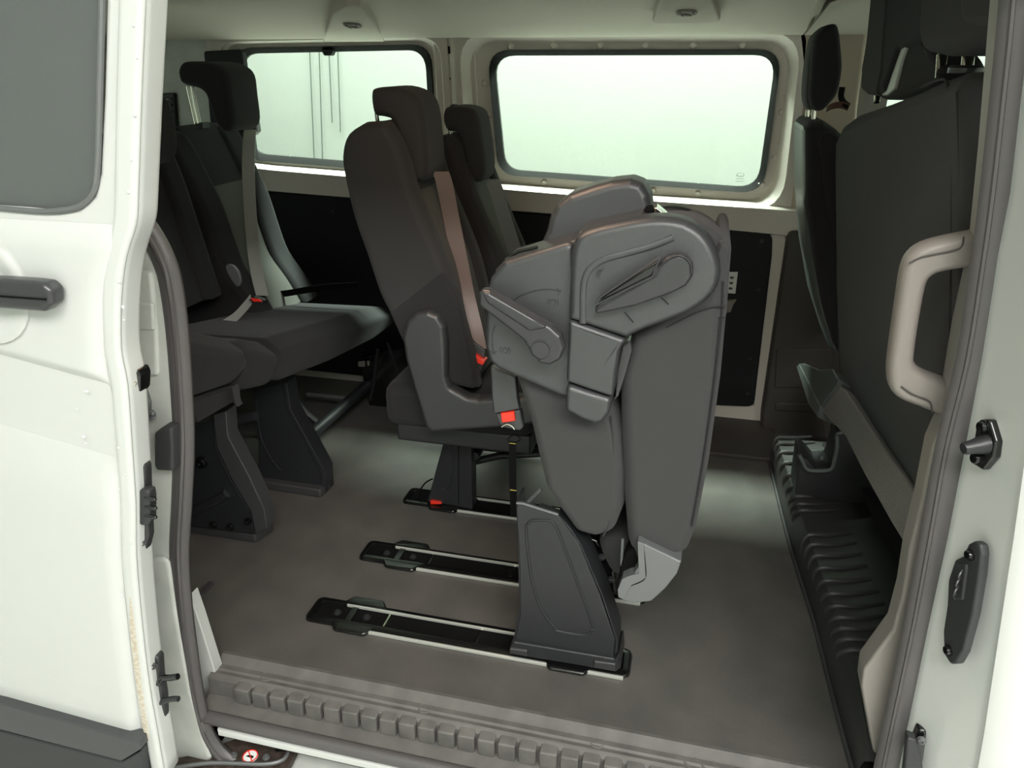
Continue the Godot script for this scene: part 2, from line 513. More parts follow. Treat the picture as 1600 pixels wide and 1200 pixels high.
func far_wall():
	var zg := -2.86
	# the panel around the big window: from the glass outward
	var m := M.new()
	var g1 := rq(L([-0.7741,1.325,-2.85,0.1968,1.325,-2.85,0.1909,0.8932,-2.85,-0.7328,0.929,-2.85]), 0.07)
	var s1 := rq(L([-0.7898,1.3437,-2.83,0.2112,1.3421,-2.83,0.209,0.8792,-2.83,-0.7502,0.9145,-2.83]), 0.078)
	var s0 := sh(s1, Vector3(0, 0, -0.004))
	loft(m, [sh(g1, Vector3(0, 0, -0.02)), g1, sh(s1, Vector3(0, 0, 0.012)), s1, s0], true, true)
	var w := thing("window_1", "large fixed window with black rubber seal in the far wall", "window")
	w.set_meta("kind", "structure")
	obj("window_seal", m, ink, w)
	plate("pane", w, glass, sh(g1, Vector3(0, 0, -0.008)), Zd(0.005), 0.0005)
	# small printed mark in the corner of the pane
	m = M.new()
	var pc: Vector3 = L([0.1272,0.9367,-2.856])[0]
	var mk := mat(Color(0.45, 0.5, 0.46), 0.8)
	m = M.new()
	var el := PackedVector3Array()
	for i in 18: el.append(pc + Vector3(cos(TAU * i / 18) * 0.013, sin(TAU * i / 18) * 0.006, 0))
	tube(m, el, 0.0009, 5, true); obj("printed_mark", m, mk, w)
	for k in 2:
		var zig := PackedVector3Array()
		for i in 15: zig.append(pc + Vector3(-0.013 + 0.0018 * i, -0.014 - 0.009 * k + (0.0022 if i % 2 == 0 else -0.0022) * (1.0 if i % 5 != 3 else 0.3), 0))
		m = M.new(); tube(m, zig, 0.0007, 5); obj("printed_mark", m, mk, w)
	m = M.new()
	var f0 := s1
	var f1 := rq(L([-0.8473,1.3689,-2.825,0.2377,1.3628,-2.825,0.2398,0.8546,-2.825,-0.8123,0.8728,-2.825]), 0.1)
	var f2 := rq(L([-0.8606,1.3849,-2.8,0.2492,1.3772,-2.8,0.2569,0.8417,-2.8,-0.8307,0.8591,-2.8]), 0.105)
	var f3 := rq(L([-0.8806,1.4006,-2.775,0.2625,1.3893,-2.775,0.2758,0.8292,-2.775,-0.8539,0.8429,-2.775]), 0.11)
	var f4 := rq(L([-0.9037,1.413,-2.775,0.2762,1.4002,-2.775,0.2997,0.8083,-2.775,-0.8823,0.8227,-2.775]), 0.05)
	var f5 := rq(L([-0.9556,1.444,-2.82,0.3499,1.4288,-2.82,0.3881,0.7818,-2.82,-0.939,0.7888,-2.82]), 0.02)
	loft(m, [sh(s0, Vector3(0, 0, -0.02)), s0, f1, f2, f3, f4, f5], true, true)
	var fw := struct("wall_far", m, beige)
	# pressed dimples along the flange
	for p in L([-0.704,1.3537,-2.826,-0.5476,1.3551,-2.826,-0.3864,1.3563,-2.826,-0.2316,1.3556,-2.826,-0.0745,1.3548,-2.826,0.0845,1.3541,-2.826,0.2422,1.1995,-2.826,0.2368,1.1491,-2.826,0.2356,1.0018,-2.826,0.2011,0.9059,-2.826,-0.8022,1.2334,-2.826,-0.7916,1.1241,-2.826,-0.5761,0.8879,-2.826,-0.3596,0.8793,-2.826,-0.1729,0.8723,-2.826,-0.0138,0.8669,-2.826]):
		m = M.new(); lathe(m, p, Vector3(0, 0, 1), [[0.015, -0.006], [0.012, 0.0], [0.008, 0.003], [0.004, 0.002]], 12); obj("dimple", m, beige, fw)
	# rear side window
	m = M.new()
	var g2 := rq(L([-1.7937,1.334,-2.85,-1.0339,1.3449,-2.85,-1.0278,0.9248,-2.85,-1.8061,0.9599,-2.85]), 0.07)
	var s2 := rq(L([-1.8,1.3541,-2.83,-1.0012,1.3636,-2.83,-0.9929,0.9044,-2.83,-1.8203,0.939,-2.83]), 0.078)
	loft(m, [sh(g2, Vector3(0, 0, -0.02)), g2, sh(s2, Vector3(0, 0, 0.012)), s2, sh(s2, Vector3(0, 0, -0.004))], true, true)
	w = thing("window_2", "smaller rear window with black seal behind the rear bench", "window")
	w.set_meta("kind", "structure")
	obj("window_seal", m, ink, w)
	plate("pane", w, glass, sh(g2, Vector3(0, 0, -0.008)), Zd(0.005), 0.0005)
	plate("black_border", w, board, rnd(L([-1.9046,1.3425,-2.775,-1.7386,1.3486,-2.775,-1.7451,0.9446,-2.775,-1.9336,0.9093,-2.775]), 0.012), Zd(0.03), 0.004)
	plate("sensor_clip", w, board, rnd(L([-1.4387,1.3482,-2.825,-1.3865,1.348,-2.825,-1.3991,1.3261,-2.825,-1.428,1.3262,-2.825]), 0.006), Zd(0.03), 0.003)
	m = M.new()
	var h1 := rq(L([-1.845,1.3655,-2.825,-0.9868,1.3739,-2.825,-0.9732,0.8985,-2.825,-1.8722,0.9255,-2.825]), 0.08)
	var h2 := rq(L([-1.8482,1.3738,-2.79,-0.9525,1.3853,-2.79,-0.9363,0.8853,-2.79,-1.8818,0.9091,-2.79]), 0.08)
	var h3 := rq(L([-1.8735,1.3872,-2.79,-0.9304,1.4015,-2.79,-0.9113,0.8671,-2.79,-1.9139,0.8929,-2.79]), 0.03)
	var h4 := rq(L([-1.9231,1.4108,-2.82,-0.9038,1.4229,-2.82,-0.8855,0.8445,-2.82,-1.986,0.8689,-2.82]), 0.02)
	loft(m, [sh(s2, Vector3(0, 0, -0.02)), s2, h1, h2, h3, h4], true, true)
	struct("wall_far_rear", m, beige)
	# back plane of the whole side, with the openings left free
	m = M.new()
	slab(m, L([-2.3846,1.4829,-2.81,-1.9042,1.4765,-2.81,-1.9382,0.8459,-2.81,-2.5635,0.7838,-2.81]), Zd(0.05), 0.002); 
	struct("trim_corner_post", m, primer)
	m = M.new(); slab(m, rnd(L([-1.0136,1.4646,-2.81,-0.8337,1.4623,-2.81,-0.8164,0.8246,-2.81,-0.9347,0.8199,-2.81,-0.9621,1.1892,-2.81]), 0.01), Zd(0.02), 0.004)
	# raised rib of the post
	struct("trim_post", m, beige)
	m = M.new(); slab(m, rnd(L([-0.984,1.3774,-2.797,-0.9312,1.377,-2.797,-0.9142,0.8469,-2.797,-0.971,0.8448,-2.797]), 0.008), Zd(0.03), 0.006)
	var po := struct("trim_post_rib", m, beige)
	m = M.new(); box(m, L([-0.9205,1.3436,-2.79])[0], Vector3(0.006, 0.024, 0.012), 0.001); obj("slot", m, ink, po)
	m = M.new(); lathe(m, L([-0.9227,1.2485,-2.794])[0], Vector3(0, 0, 1), [[0.004, -0.01], [0.004, 0.002], [0.002, 0.002]], 10); obj("hole", m, ink, po)
	# belt ledge under the windows, then the flat band down to the dark boards
	m = M.new()
	loft(m, [L([-2.1287,0.9537,-2.83,-1.6892,0.9225,-2.83,-0.5694,0.8782,-2.83,-0.1725,0.8626,-2.83,0.3623,0.8499,-2.83]), L([-2.0839,0.9415,-2.765,-1.6527,0.914,-2.765,-0.556,0.8696,-2.765,-0.1673,0.8548,-2.765,0.3568,0.8409,-2.765]), L([-2.0751,0.9381,-2.752,-1.6458,0.9096,-2.752,-0.5532,0.8636,-2.752,-0.1659,0.8491,-2.752,0.3563,0.8345,-2.752]), L([-2.0761,0.9331,-2.752,-1.6467,0.9034,-2.752,-0.5531,0.8578,-2.752,-0.1653,0.8412,-2.752,0.3573,0.8281,-2.752]), L([-2.0809,0.9273,-2.757,-1.6507,0.8953,-2.757,-0.554,0.8501,-2.757,-0.1651,0.8337,-2.757,0.3592,0.8186,-2.757]), L([-2.1033,0.8439,-2.765,-1.6648,0.8264,-2.765,-0.5545,0.7881,-2.765,-0.1613,0.7733,-2.765,0.3707,0.745,-2.765]), L([-2.1538,0.8279,-2.83,-1.7046,0.81,-2.83,-0.5675,0.7713,-2.83,-0.1648,0.7562,-2.83,0.3801,0.7275,-2.83])], false)
	struct("trim_ledge", m, beige)
	m = M.new(); slab(m, L([0.1887,0.8211,-2.8,0.3622,0.8286,-2.8,0.3701,0.6717,-2.8,0.3756,-0.0246,-2.8,-0.0147,-0.0517,-2.8,-0.0236,0.0552,-2.8,0.2745,0.077,-2.8,0.2576,0.6185,-2.8]), Zd(0.04), 0.003)
	struct("trim_frame", m, beige)
	var t := thing("side_board", "black board with bolts under the big far window", "panel")
	plate("panel", t, board, rnd(L([-0.9706,0.7925,-2.79,-0.5595,0.7787,-2.79,0.1525,0.756,-2.79,0.2559,0.7453,-2.79,0.2638,0.6679,-2.79,0.2742,0.076,-2.79,-0.0208,0.0571,-2.79,-1.0007,0.0125,-2.79]), 0.03), Zd(0.02), 0.004)
	for p in L([0.2224,0.719,-2.788,0.2353,0.5441,-2.788,0.2361,0.2749,-2.788,-0.2079,0.7551,-2.788,-0.5416,0.7632,-2.788,0.2439,0.1305,-2.788]): bolt(t, p, Vector3(0, 0, 1), 0.006, pla_dk)
	t = thing("side_board", "black board under the rear window behind the rear bench", "panel")
	plate("panel", t, board, rnd(L([-2.1223,0.8398,-2.79,-1.6805,0.817,-2.79,-0.9808,0.797,-2.79,-1.0111,0.0412,-2.79,-2.2124,0.0466,-2.79]), 0.03), Zd(0.02), 0.004)
	for p in L([-1.4313,0.7534,-2.788,-1.1019,0.78,-2.788]): bolt(t, p, Vector3(0, 0, 1), 0.006, pla_dk)
	m = M.new(); box(m, Vector3(-0.8, 0.2, -2.85), Vector3(3.1, 1.16, 0.05)); struct("wall_far_lower", m, beige)
	m = M.new(); box(m, Vector3(-0.85, 1.49, -2.86), Vector3(3.0, 0.2, 0.05)); struct("wall_far_upper", m, beige)
	# paper tag on the board
	t = thing("paper_label", "small white printed label on the black board right of the folded seat", "label")
	plate("paper", t, white_m, L([0.1229,0.6033,-2.78,0.1541,0.6053,-2.78,0.1543,0.5239,-2.78,0.1225,0.5241,-2.78]), Zd(0.004), 0.001)
	for k in 3:
		m = M.new(); box(m, L([0.1352,0.5832,-2.778])[0] + Vector3(0, -0.02 * k, 0), Vector3(0.012, 0.008, 0.002), 0.0005); obj("print", m, pla, t)
	t = thing("board_clip", "pale plastic clip on the black board below the white label", "clip")
	plate("body", t, trim_m, rnd(L([0.1189,0.4946,-2.78,0.1635,0.5027,-2.78,0.1521,0.4823,-2.78,0.1463,0.4523,-2.78,0.1196,0.4453,-2.78]), 0.004), Zd(0.012), 0.003)
	# slotted air vent in the rear corner
	t = thing("air_vent", "black slotted air vent high in the rear corner", "vent")
	plate("frame", t, pla_dk, rnd(L([-2.1447,1.1887,-2.795,-2.0793,1.1916,-2.795,-2.0974,1.0284,-2.795,-2.1627,1.0321,-2.795]), 0.008), Zd(0.02), 0.004)
	for k in 6:
		var a: Vector3 = L([-2.1099,1.1677,-2.79])[0]; var b: Vector3 = L([-2.1221,1.0506,-2.79])[0]
		m = M.new(); box(m, a.lerp(b, k / 5.0), Vector3(0.036, 0.007, 0.012), 0.002); obj("slat", m, gloss, t)
	# far B post trims: beige with painted window light above, dark below
	m = M.new(); slab(m, rnd(L([0.2404,1.4097,-2.775,0.4555,1.4075,-2.775,0.463,1.1647,-2.775,0.5146,0.6858,-2.775,0.2991,0.719,-2.775,0.2962,1.1823,-2.775]), 0.02), Zd(0.06), 0.012)
	struct("trim_far_post_upper", m, trim_lit)
	m = M.new(); slab(m, rnd(L([0.3025,0.7666,-2.74,0.7983,0.7743,-2.74,1.0111,-0.2552,-2.74,0.3211,-0.1704,-2.74,0.3015,0.0639,-2.74]), 0.02), Zd(0.1), 0.015)
	var dk := struct("trim_far_post_lower", m, trim_dk)
	plate("panel", dk, trim_dk, rnd(L([0.3205,0.3403,-2.735,0.5068,0.3569,-2.735,0.5311,0.2016,-2.735,0.3317,0.186,-2.735]), 0.01), Zd(0.012), 0.004)
	plate("panel", dk, trim_dk, rnd(L([0.3444,0.1244,-2.735,0.5188,0.1383,-2.735,0.524,0.1049,-2.735,0.344,0.0925,-2.735]), 0.008), Zd(0.012), 0.004)
	# driver's door: window frame and pane beyond the far post
	m = M.new()
	var d0 := rq(L([0.56, 1.42, -2.84, 1.85, 1.4, -2.84, 1.9, 0.86, -2.84, 0.56, 0.84, -2.84]), 0.06)
	var d1 := rq(L([0.46, 1.5, -2.82, 2.15, 1.5, -2.82, 2.15, 0.7, -2.82, 0.46, 0.7, -2.82]), 0.02)
	loft(m, [sh(d0, Vector3(0, 0, -0.03)), d0, d1], true, true)
	struct("wall_far_front", m, trim_m)
	m = M.new(); slab(m, sh(d0, Vector3(0, 0, -0.01)), Zd(0.005), 0.0005); struct("window_3", m, glass)
	m = M.new(); box(m, Vector3(1.45, 0.1, -2.84), Vector3(1.4, 1.24, 0.05)); struct("wall_far_front_lower", m, trim_dk)

func roof():
	# headliner in two pieces with a seam, cross-section carried along the van
	var prof := [Vector2(1.42, -1.02), Vector2(1.475, -1.16), Vector2(1.485, -1.6), Vector2(1.485, -2.15), Vector2(1.47, -2.4), Vector2(1.44, -2.55), Vector2(1.405, -2.66), Vector2(1.388, -2.72), Vector2(1.382, -2.76), Vector2(1.386, -2.79), Vector2(1.4, -2.8)]
	var mk := func(xs: Array) -> M:
		var m := M.new()
		var top := []; var bot := []
		for x in xs:
			var a := PackedVector3Array()
			for q in prof: a.append(Vector3(x, q.x, q.y))
			a = cro(a, 3)
			for q in [Vector3(x, 1.54, -2.8), Vector3(x, 1.54, -1.02)]: a.append(q)
			bot.append(a)
		loft(m, bot)
		fan(m, bot[0], true); fan(m, bot[bot.size() - 1])
		return m
	var h := struct("ceiling_rear", mk.call([-2.3, -1.5, -0.7, 0.262]), liner)
	struct("ceiling_front", mk.call([0.268, 0.9, 1.6, 2.1]), liner)
	# two raised pads with a folding coat hook each
	for k in 2:
		var pad: PackedVector3Array = [L([-1.1563,1.4395,-2.3722,-1.0601,1.4548,-2.2713,-1.0317,1.4509,-2.2971,-1.0961,1.4106,-2.5618,-1.1928,1.3633,-2.8729,-1.4549,1.3644,-2.8653]), L([-0.148,1.461,-2.2309,-0.0262,1.4595,-2.2405,0.007,1.4104,-2.5634,-0.1973,1.4093,-2.5703])][k]
		m_pad(h, pad)
		var hk: PackedVector3Array = [L([-1.1604,1.4171,-2.519]), L([-0.0892,1.434,-2.4082])][k]
		var c := hk[0]
		var t := thing("coat_hook", ["folding coat hook in the pale headliner above the rear window", "folding coat hook in the pale headliner above the big window"][k], "hook", "coat hooks in the headliner")
		var n := Vector3(0, -0.985, 0.15).normalized()
		var u := Vector3(1, 0, 0); var v := n.cross(u)
		var ring := PackedVector3Array()
		for i in 20: ring.append(c + n * 0.004 + u * cos(TAU * i / 20) * 0.028 + v * sin(TAU * i / 20) * 0.03)
		var m := M.new(); tube(m, ring, 0.0025, 6, true); obj("ring", m, trim_m, t)
		m = M.new(); tube(m, cro(PackedVector3Array([c + n * 0.006 - u * 0.02 + v * 0.012, c + n * 0.008 - u * 0.012 - v * 0.014, c + n * 0.008 + v * 0.004, c + n * 0.008 + u * 0.014 - v * 0.012, c + n * 0.006 + u * 0.019 + v * 0.014])), 0.003, 6); obj("hook", m, trim_m, t)
		m = M.new(); lathe(m, c - n * 0.001, n, [[0.026, 0], [0.026, 0.003], [0.02, 0.004]], 20); obj("base", m, trim_m, t)

func m_pad(h: Node3D, pad: PackedVector3Array):
	plate("hook_pad", h, liner, rnd(pad, 0.03, 5), Vector3(0, 0.97, -0.15).normalized() * 0.05, 0.006)

func floor_and_step():
	var m := M.new()
	box(m, Vector3(-0.85, -0.03, -2.01), Vector3(2.9, 0.06, 1.66), 0.004)
	struct("floor", m, floor_m)
	m = M.new(); box(m, Vector3(1.28, -0.03, -2.01), Vector3(1.6, 0.06, 1.66), 0.004); struct("floor_front", m, trim_dk)
	# dark strip where the floor meets the far side
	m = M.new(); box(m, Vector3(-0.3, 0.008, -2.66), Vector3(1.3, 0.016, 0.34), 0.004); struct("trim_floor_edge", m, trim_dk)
	# ribbed step in front of the front seats
	var t := thing("ribbed_step", "black ribbed plastic step along the floor below the front seats", "step")
	m = M.new()
	var A: PackedVector3Array = L([0.3245,0,-2.4935,0.3404,0,-2.1655,0.3541,0,-1.9344,0.3804,0,-1.6456,0.3934,0,-1.3838,0.4047,0,-1.2027])
	var B: PackedVector3Array = L([0.3198,0.09,-2.4366,0.3418,0.09,-2.0794,0.355,0.09,-1.8607,0.3833,0.09,-1.5851,0.3922,0.09,-1.3664,0.3977,0.09,-1.1532])
	var C: PackedVector3Array = L([0.3292,0.12,-2.4479,0.3527,0.12,-2.0654,0.3677,0.12,-1.8657,0.3944,0.12,-1.5742,0.4114,0.12,-1.3581,0.4015,0.12,-1.128])
	var D := PackedVector3Array(); var E := PackedVector3Array()
	for v in C: D.append(Vector3(0.62, 0.125, v.z)); E.append(Vector3(0.62, 0.0, v.z))
	loft(m, [sh(A, Vector3(0, -0.0, 0)), B, C, D, E], false)
	obj("body", m, step_m, t)
	var a2: PackedVector3Array = cro(B, 6); var c2: PackedVector3Array = cro(C, 6)
	for i in range(0, 29):
		if i > 8 and i < 12: continue
		var f := i / 29.0 * (a2.size() - 2)
		var k := int(f); var fr := f - k
		var pb := a2[k].lerp(a2[k + 1], fr); var pc := c2[k].lerp(c2[k + 1], fr)
		if pc.z > -1.42: continue
		var w := 0.02
		m = M.new()
		sweep(m, cro(PackedVector3Array([pb + Vector3(0.012, -0.03, 0.0), pb + Vector3(0.002, 0.004, 0.004), pc + Vector3(0.002, 0.003, 0.008), pc + Vector3(0.05, 0.004, 0.0), pc + Vector3(0.115, 0.001, -0.03)]), 3), circ(0.007, 8, 0.006), Vector3(0, 0.3, 1)); obj("rib", m, step_m, t)
	# edge lip at the floor
	m = M.new(); tube(m, cro(sh(A, Vector3(-0.004, 0.004, 0)), 4), 0.006, 8); obj("edge_lip", m, rubber, t)
	# cup tray on the step
	t = thing("storage_tray", "dark open-topped plastic tray standing on the ribbed step", "tray")
	m = M.new()
	slab(m, rnd(L([0.3513,0.101,-2.06,0.3453,0.2574,-2.06,0.37,0.2438,-2.06,0.3989,0.214,-2.06,0.4326,0.2207,-2.06,0.4389,0.2902,-2.06,0.4357,0.3427,-2.06,0.4703,0.3469,-2.06,0.5037,0.2985,-2.06,0.6261,0.1316,-2.06]), 0.006), Zd(0.13), 0.006)
	obj("body", m, pla_dk, t)
	m = M.new()
	var lip: PackedVector3Array = L([0.3441,0.2619,-2.055,0.358,0.2386,-2.055,0.3733,0.2175,-2.055,0.4081,0.218,-2.055,0.4343,0.2279,-2.055,0.4396,0.2599,-2.055,0.4396,0.3031,-2.055,0.4352,0.3411,-2.055,0.4656,0.3508,-2.055])
	tube(m, cro(lip, 3), 0.006, 8); obj("rim", m, green_pl, t)
	plate("well", t, ink, rnd(L([0.3846,0.1903,-2.1967,0.4315,0.1857,-2.2427,0.4465,0.1858,-2.2419,0.4408,0.1977,-2.1233,0.3911,0.2001,-2.0986]), 0.004), Vector3(0, 0.004, 0), 0.001)
	for p in L([0.4045,0.3053,-2.05,0.404,0.2641,-2.05]): 
		m = M.new(); box(m, p, Vector3(0.008, 0.012, 0.006), 0.001); obj("clip", m, green_pl, t)

func sill():
	var t := thing("sill_tread", "worn grey plastic tread plate with a row of ribbed blocks along the door sill", "sill plate")
	# cross-section runs from the floor edge outwards and down
	var top: PackedVector3Array = L([-1.0416,0.004,-1.1877,-0.1533,0.004,-1.1872,0.3468,0.004,-1.185,0.4983,0.004,-1.1843])
	var x0 := -1.005; var x1 := 0.45
	var prof := PackedVector2Array([Vector2(-1.2, -0.01), Vector2(-1.2, 0.006), Vector2(-1.19, 0.008), Vector2(-1.175, 0.0), Vector2(-1.168, -0.003), Vector2(-1.155, -0.002), Vector2(-1.15, -0.005), Vector2(-1.14, -0.003), Vector2(-1.138, -0.007), Vector2(-1.128, -0.012), Vector2(-1.124, -0.054), Vector2(-1.095, -0.06), Vector2(-1.07, -0.066), Vector2(-1.07, -0.075), Vector2(-1.2, -0.075)])
	var m := M.new()
	var loops := []
	for x in [x0, -0.9, -0.6, -0.3, 0.0, 0.3, x1]:
		var r := PackedVector3Array()
		for q in prof: r.append(Vector3(x, q.y, q.x))
		loops.append(r)
	loft(m, loops); fan(m, loops[0], true); fan(m, loops[loops.size() - 1])
	obj("plate", m, tread, t, 25.0)
	for i in 30:
		var x := -0.93 + 0.0445 * i
		m = M.new()
		slab(m, rnd(PackedVector3Array([Vector3(x, -0.008, -1.142), Vector3(x + 0.038, -0.008, -1.142), Vector3(x + 0.038, -0.011, -1.112), Vector3(x, -0.011, -1.112)]), 0.005, 2), Vector3(0, -0.044, 0.0), 0.004)
		obj("block", m, tread, t)
	# round bosses and chevron grooves on the flat top
	for q in [-0.87, -0.484, -0.103]:
		m = M.new(); lathe(m, Vector3(q, -0.008, -1.158), Vector3(0, 1, 0), [[0.015, 0], [0.015, 0.005], [0.013, 0.006], [0.0115, 0.004]], 20); obj("boss", m, tread, t)
	for i in 10:
		var x := 0.06 + 0.035 * i
		m = M.new(); tube(m, PackedVector3Array([Vector3(x, -0.004, -1.168), Vector3(x + 0.03, -0.005, -1.14), Vector3(x + 0.06, -0.007, -1.115)]), 0.003, 6); obj("groove_ridge", m, tread, t)
	# rolled rubber edge below the tread
	m = M.new(); tube(m, L([-1.0, -0.067, -1.072, -0.6, -0.067, -1.07, 0.0, -0.067, -1.07, 0.46, -0.067, -1.07]), 0.015, 12)
	var rl := struct("trim_sill_roll", m, seal)
	# painted sill and the slot the door arm runs in
	m = M.new(); box(m, Vector3(-0.25, -0.095, -1.085), Vector3(1.4, 0.02, 0.05), 0.004); struct("trim_sill_paint", m, paint)
	m = M.new(); box(m, Vector3(-0.28, -0.17, -1.17), Vector3(1.46, 0.2, 0.03), 0.003); struct("trim_sill_slot", m, gloss)
	m = M.new(); box(m, Vector3(-0.28, -0.235, -1.02), Vector3(1.46, 0.03, 0.26), 0.004); struct("trim_sill_shelf", m, primer)
	t = thing("sill_fastener", "pair of small black fasteners under the rolled sill edge", "fastener")
	for p in L([-0.695,-0.0895,-1.075,-0.6142,-0.0902,-1.075]):
		m = M.new(); lathe(m, p, Vector3(0, -0.4, 1), [[0.004, -0.02], [0.008, 0.0], [0.008, 0.006], [0.004, 0.01]], 12); obj("button", m, ink, t)
	plate("bridge", t, ink, rnd(L([-0.6932,-0.0926,-1.08,-0.6198,-0.0936,-1.08,-0.6209,-0.1055,-1.08,-0.6913,-0.1038,-1.08]), 0.002), Zd(0.012), 0.002)
	# door arm with its warning sticker
	t = thing("door_arm", "brown steel lower door arm with a round warning sticker", "arm")
	var ap: PackedVector3Array = L([-1.1144,-0.18,-1.0108,-0.9925,-0.18,-1.0771,-0.9752,-0.18,-1.1074,-0.9206,-0.18,-1.1516,-0.8351,-0.18,-1.1573,-0.8034,-0.18,-1.1424,-0.8009,-0.18,-1.1135,-0.7945,-0.18,-1.0501,-0.9752,-0.18,-0.9802,-1.0843,-0.18,-0.9615])
	plate("arm", t, rust, rnd(ap, 0.012), Vector3(0, -0.03, 0), 0.006)
	for p in L([-0.9312,-0.178,-1.0741,-0.8549,-0.178,-1.0875,-0.8541,-0.178,-1.1318,-0.828,-0.178,-1.1271]): bolt(t, p, Vector3(0, 1, 0), 0.007, silver)
	m = M.new(); tube(m, cro(L([-1.0576,-0.176,-1.0039,-0.9689,-0.176,-1.0433,-0.8531,-0.176,-1.0685,-0.8157,-0.176,-1.0883,-0.812,-0.176,-1.1108])), 0.005, 8); obj("edge", m, silver, t)
	plate("roller_block", t, ink, rnd(L([-0.8414,-0.1355,-1.1,-0.7675,-0.1274,-1.1,-0.7562,-0.1402,-1.1,-0.8381,-0.1711,-1.1]), 0.004), Zd(0.02), 0.004)
	var c: Vector3 = L([-0.8927,-0.178,-1.0818])[0]
	m = M.new(); lathe(m, c, Vector3(0, 1, 0), [[0.018, 0], [0.018, 0.0015]], 24)
	var st := obj("sticker", m, white_m, t)
	var ring := PackedVector3Array()
	for i in 24: ring.append(c + Vector3(cos(TAU * i / 24) * 0.0165, 0.0018, sin(TAU * i / 24) * 0.0165))
	m = M.new(); tube(m, ring, 0.0014, 6, true); obj("ring", m, red, st)
	m = M.new(); tube(m, PackedVector3Array([c + Vector3(-0.011, 0.0018, -0.011), c + Vector3(0.011, 0.0018, 0.011)]), 0.0013, 6); obj("bar", m, red, st)
	m = M.new(); slab(m, PackedVector3Array([c + Vector3(-0.01, 0.0022, 0.003), c + Vector3(-0.002, 0.0022, -0.003), c + Vector3(0.009, 0.0022, -0.001), c + Vector3(0.009, 0.0022, 0.004), c + Vector3(0, 0.0022, 0.004)]), Vector3(0, -0.001, 0), 0.0002); obj("pictogram", m, ink, st)

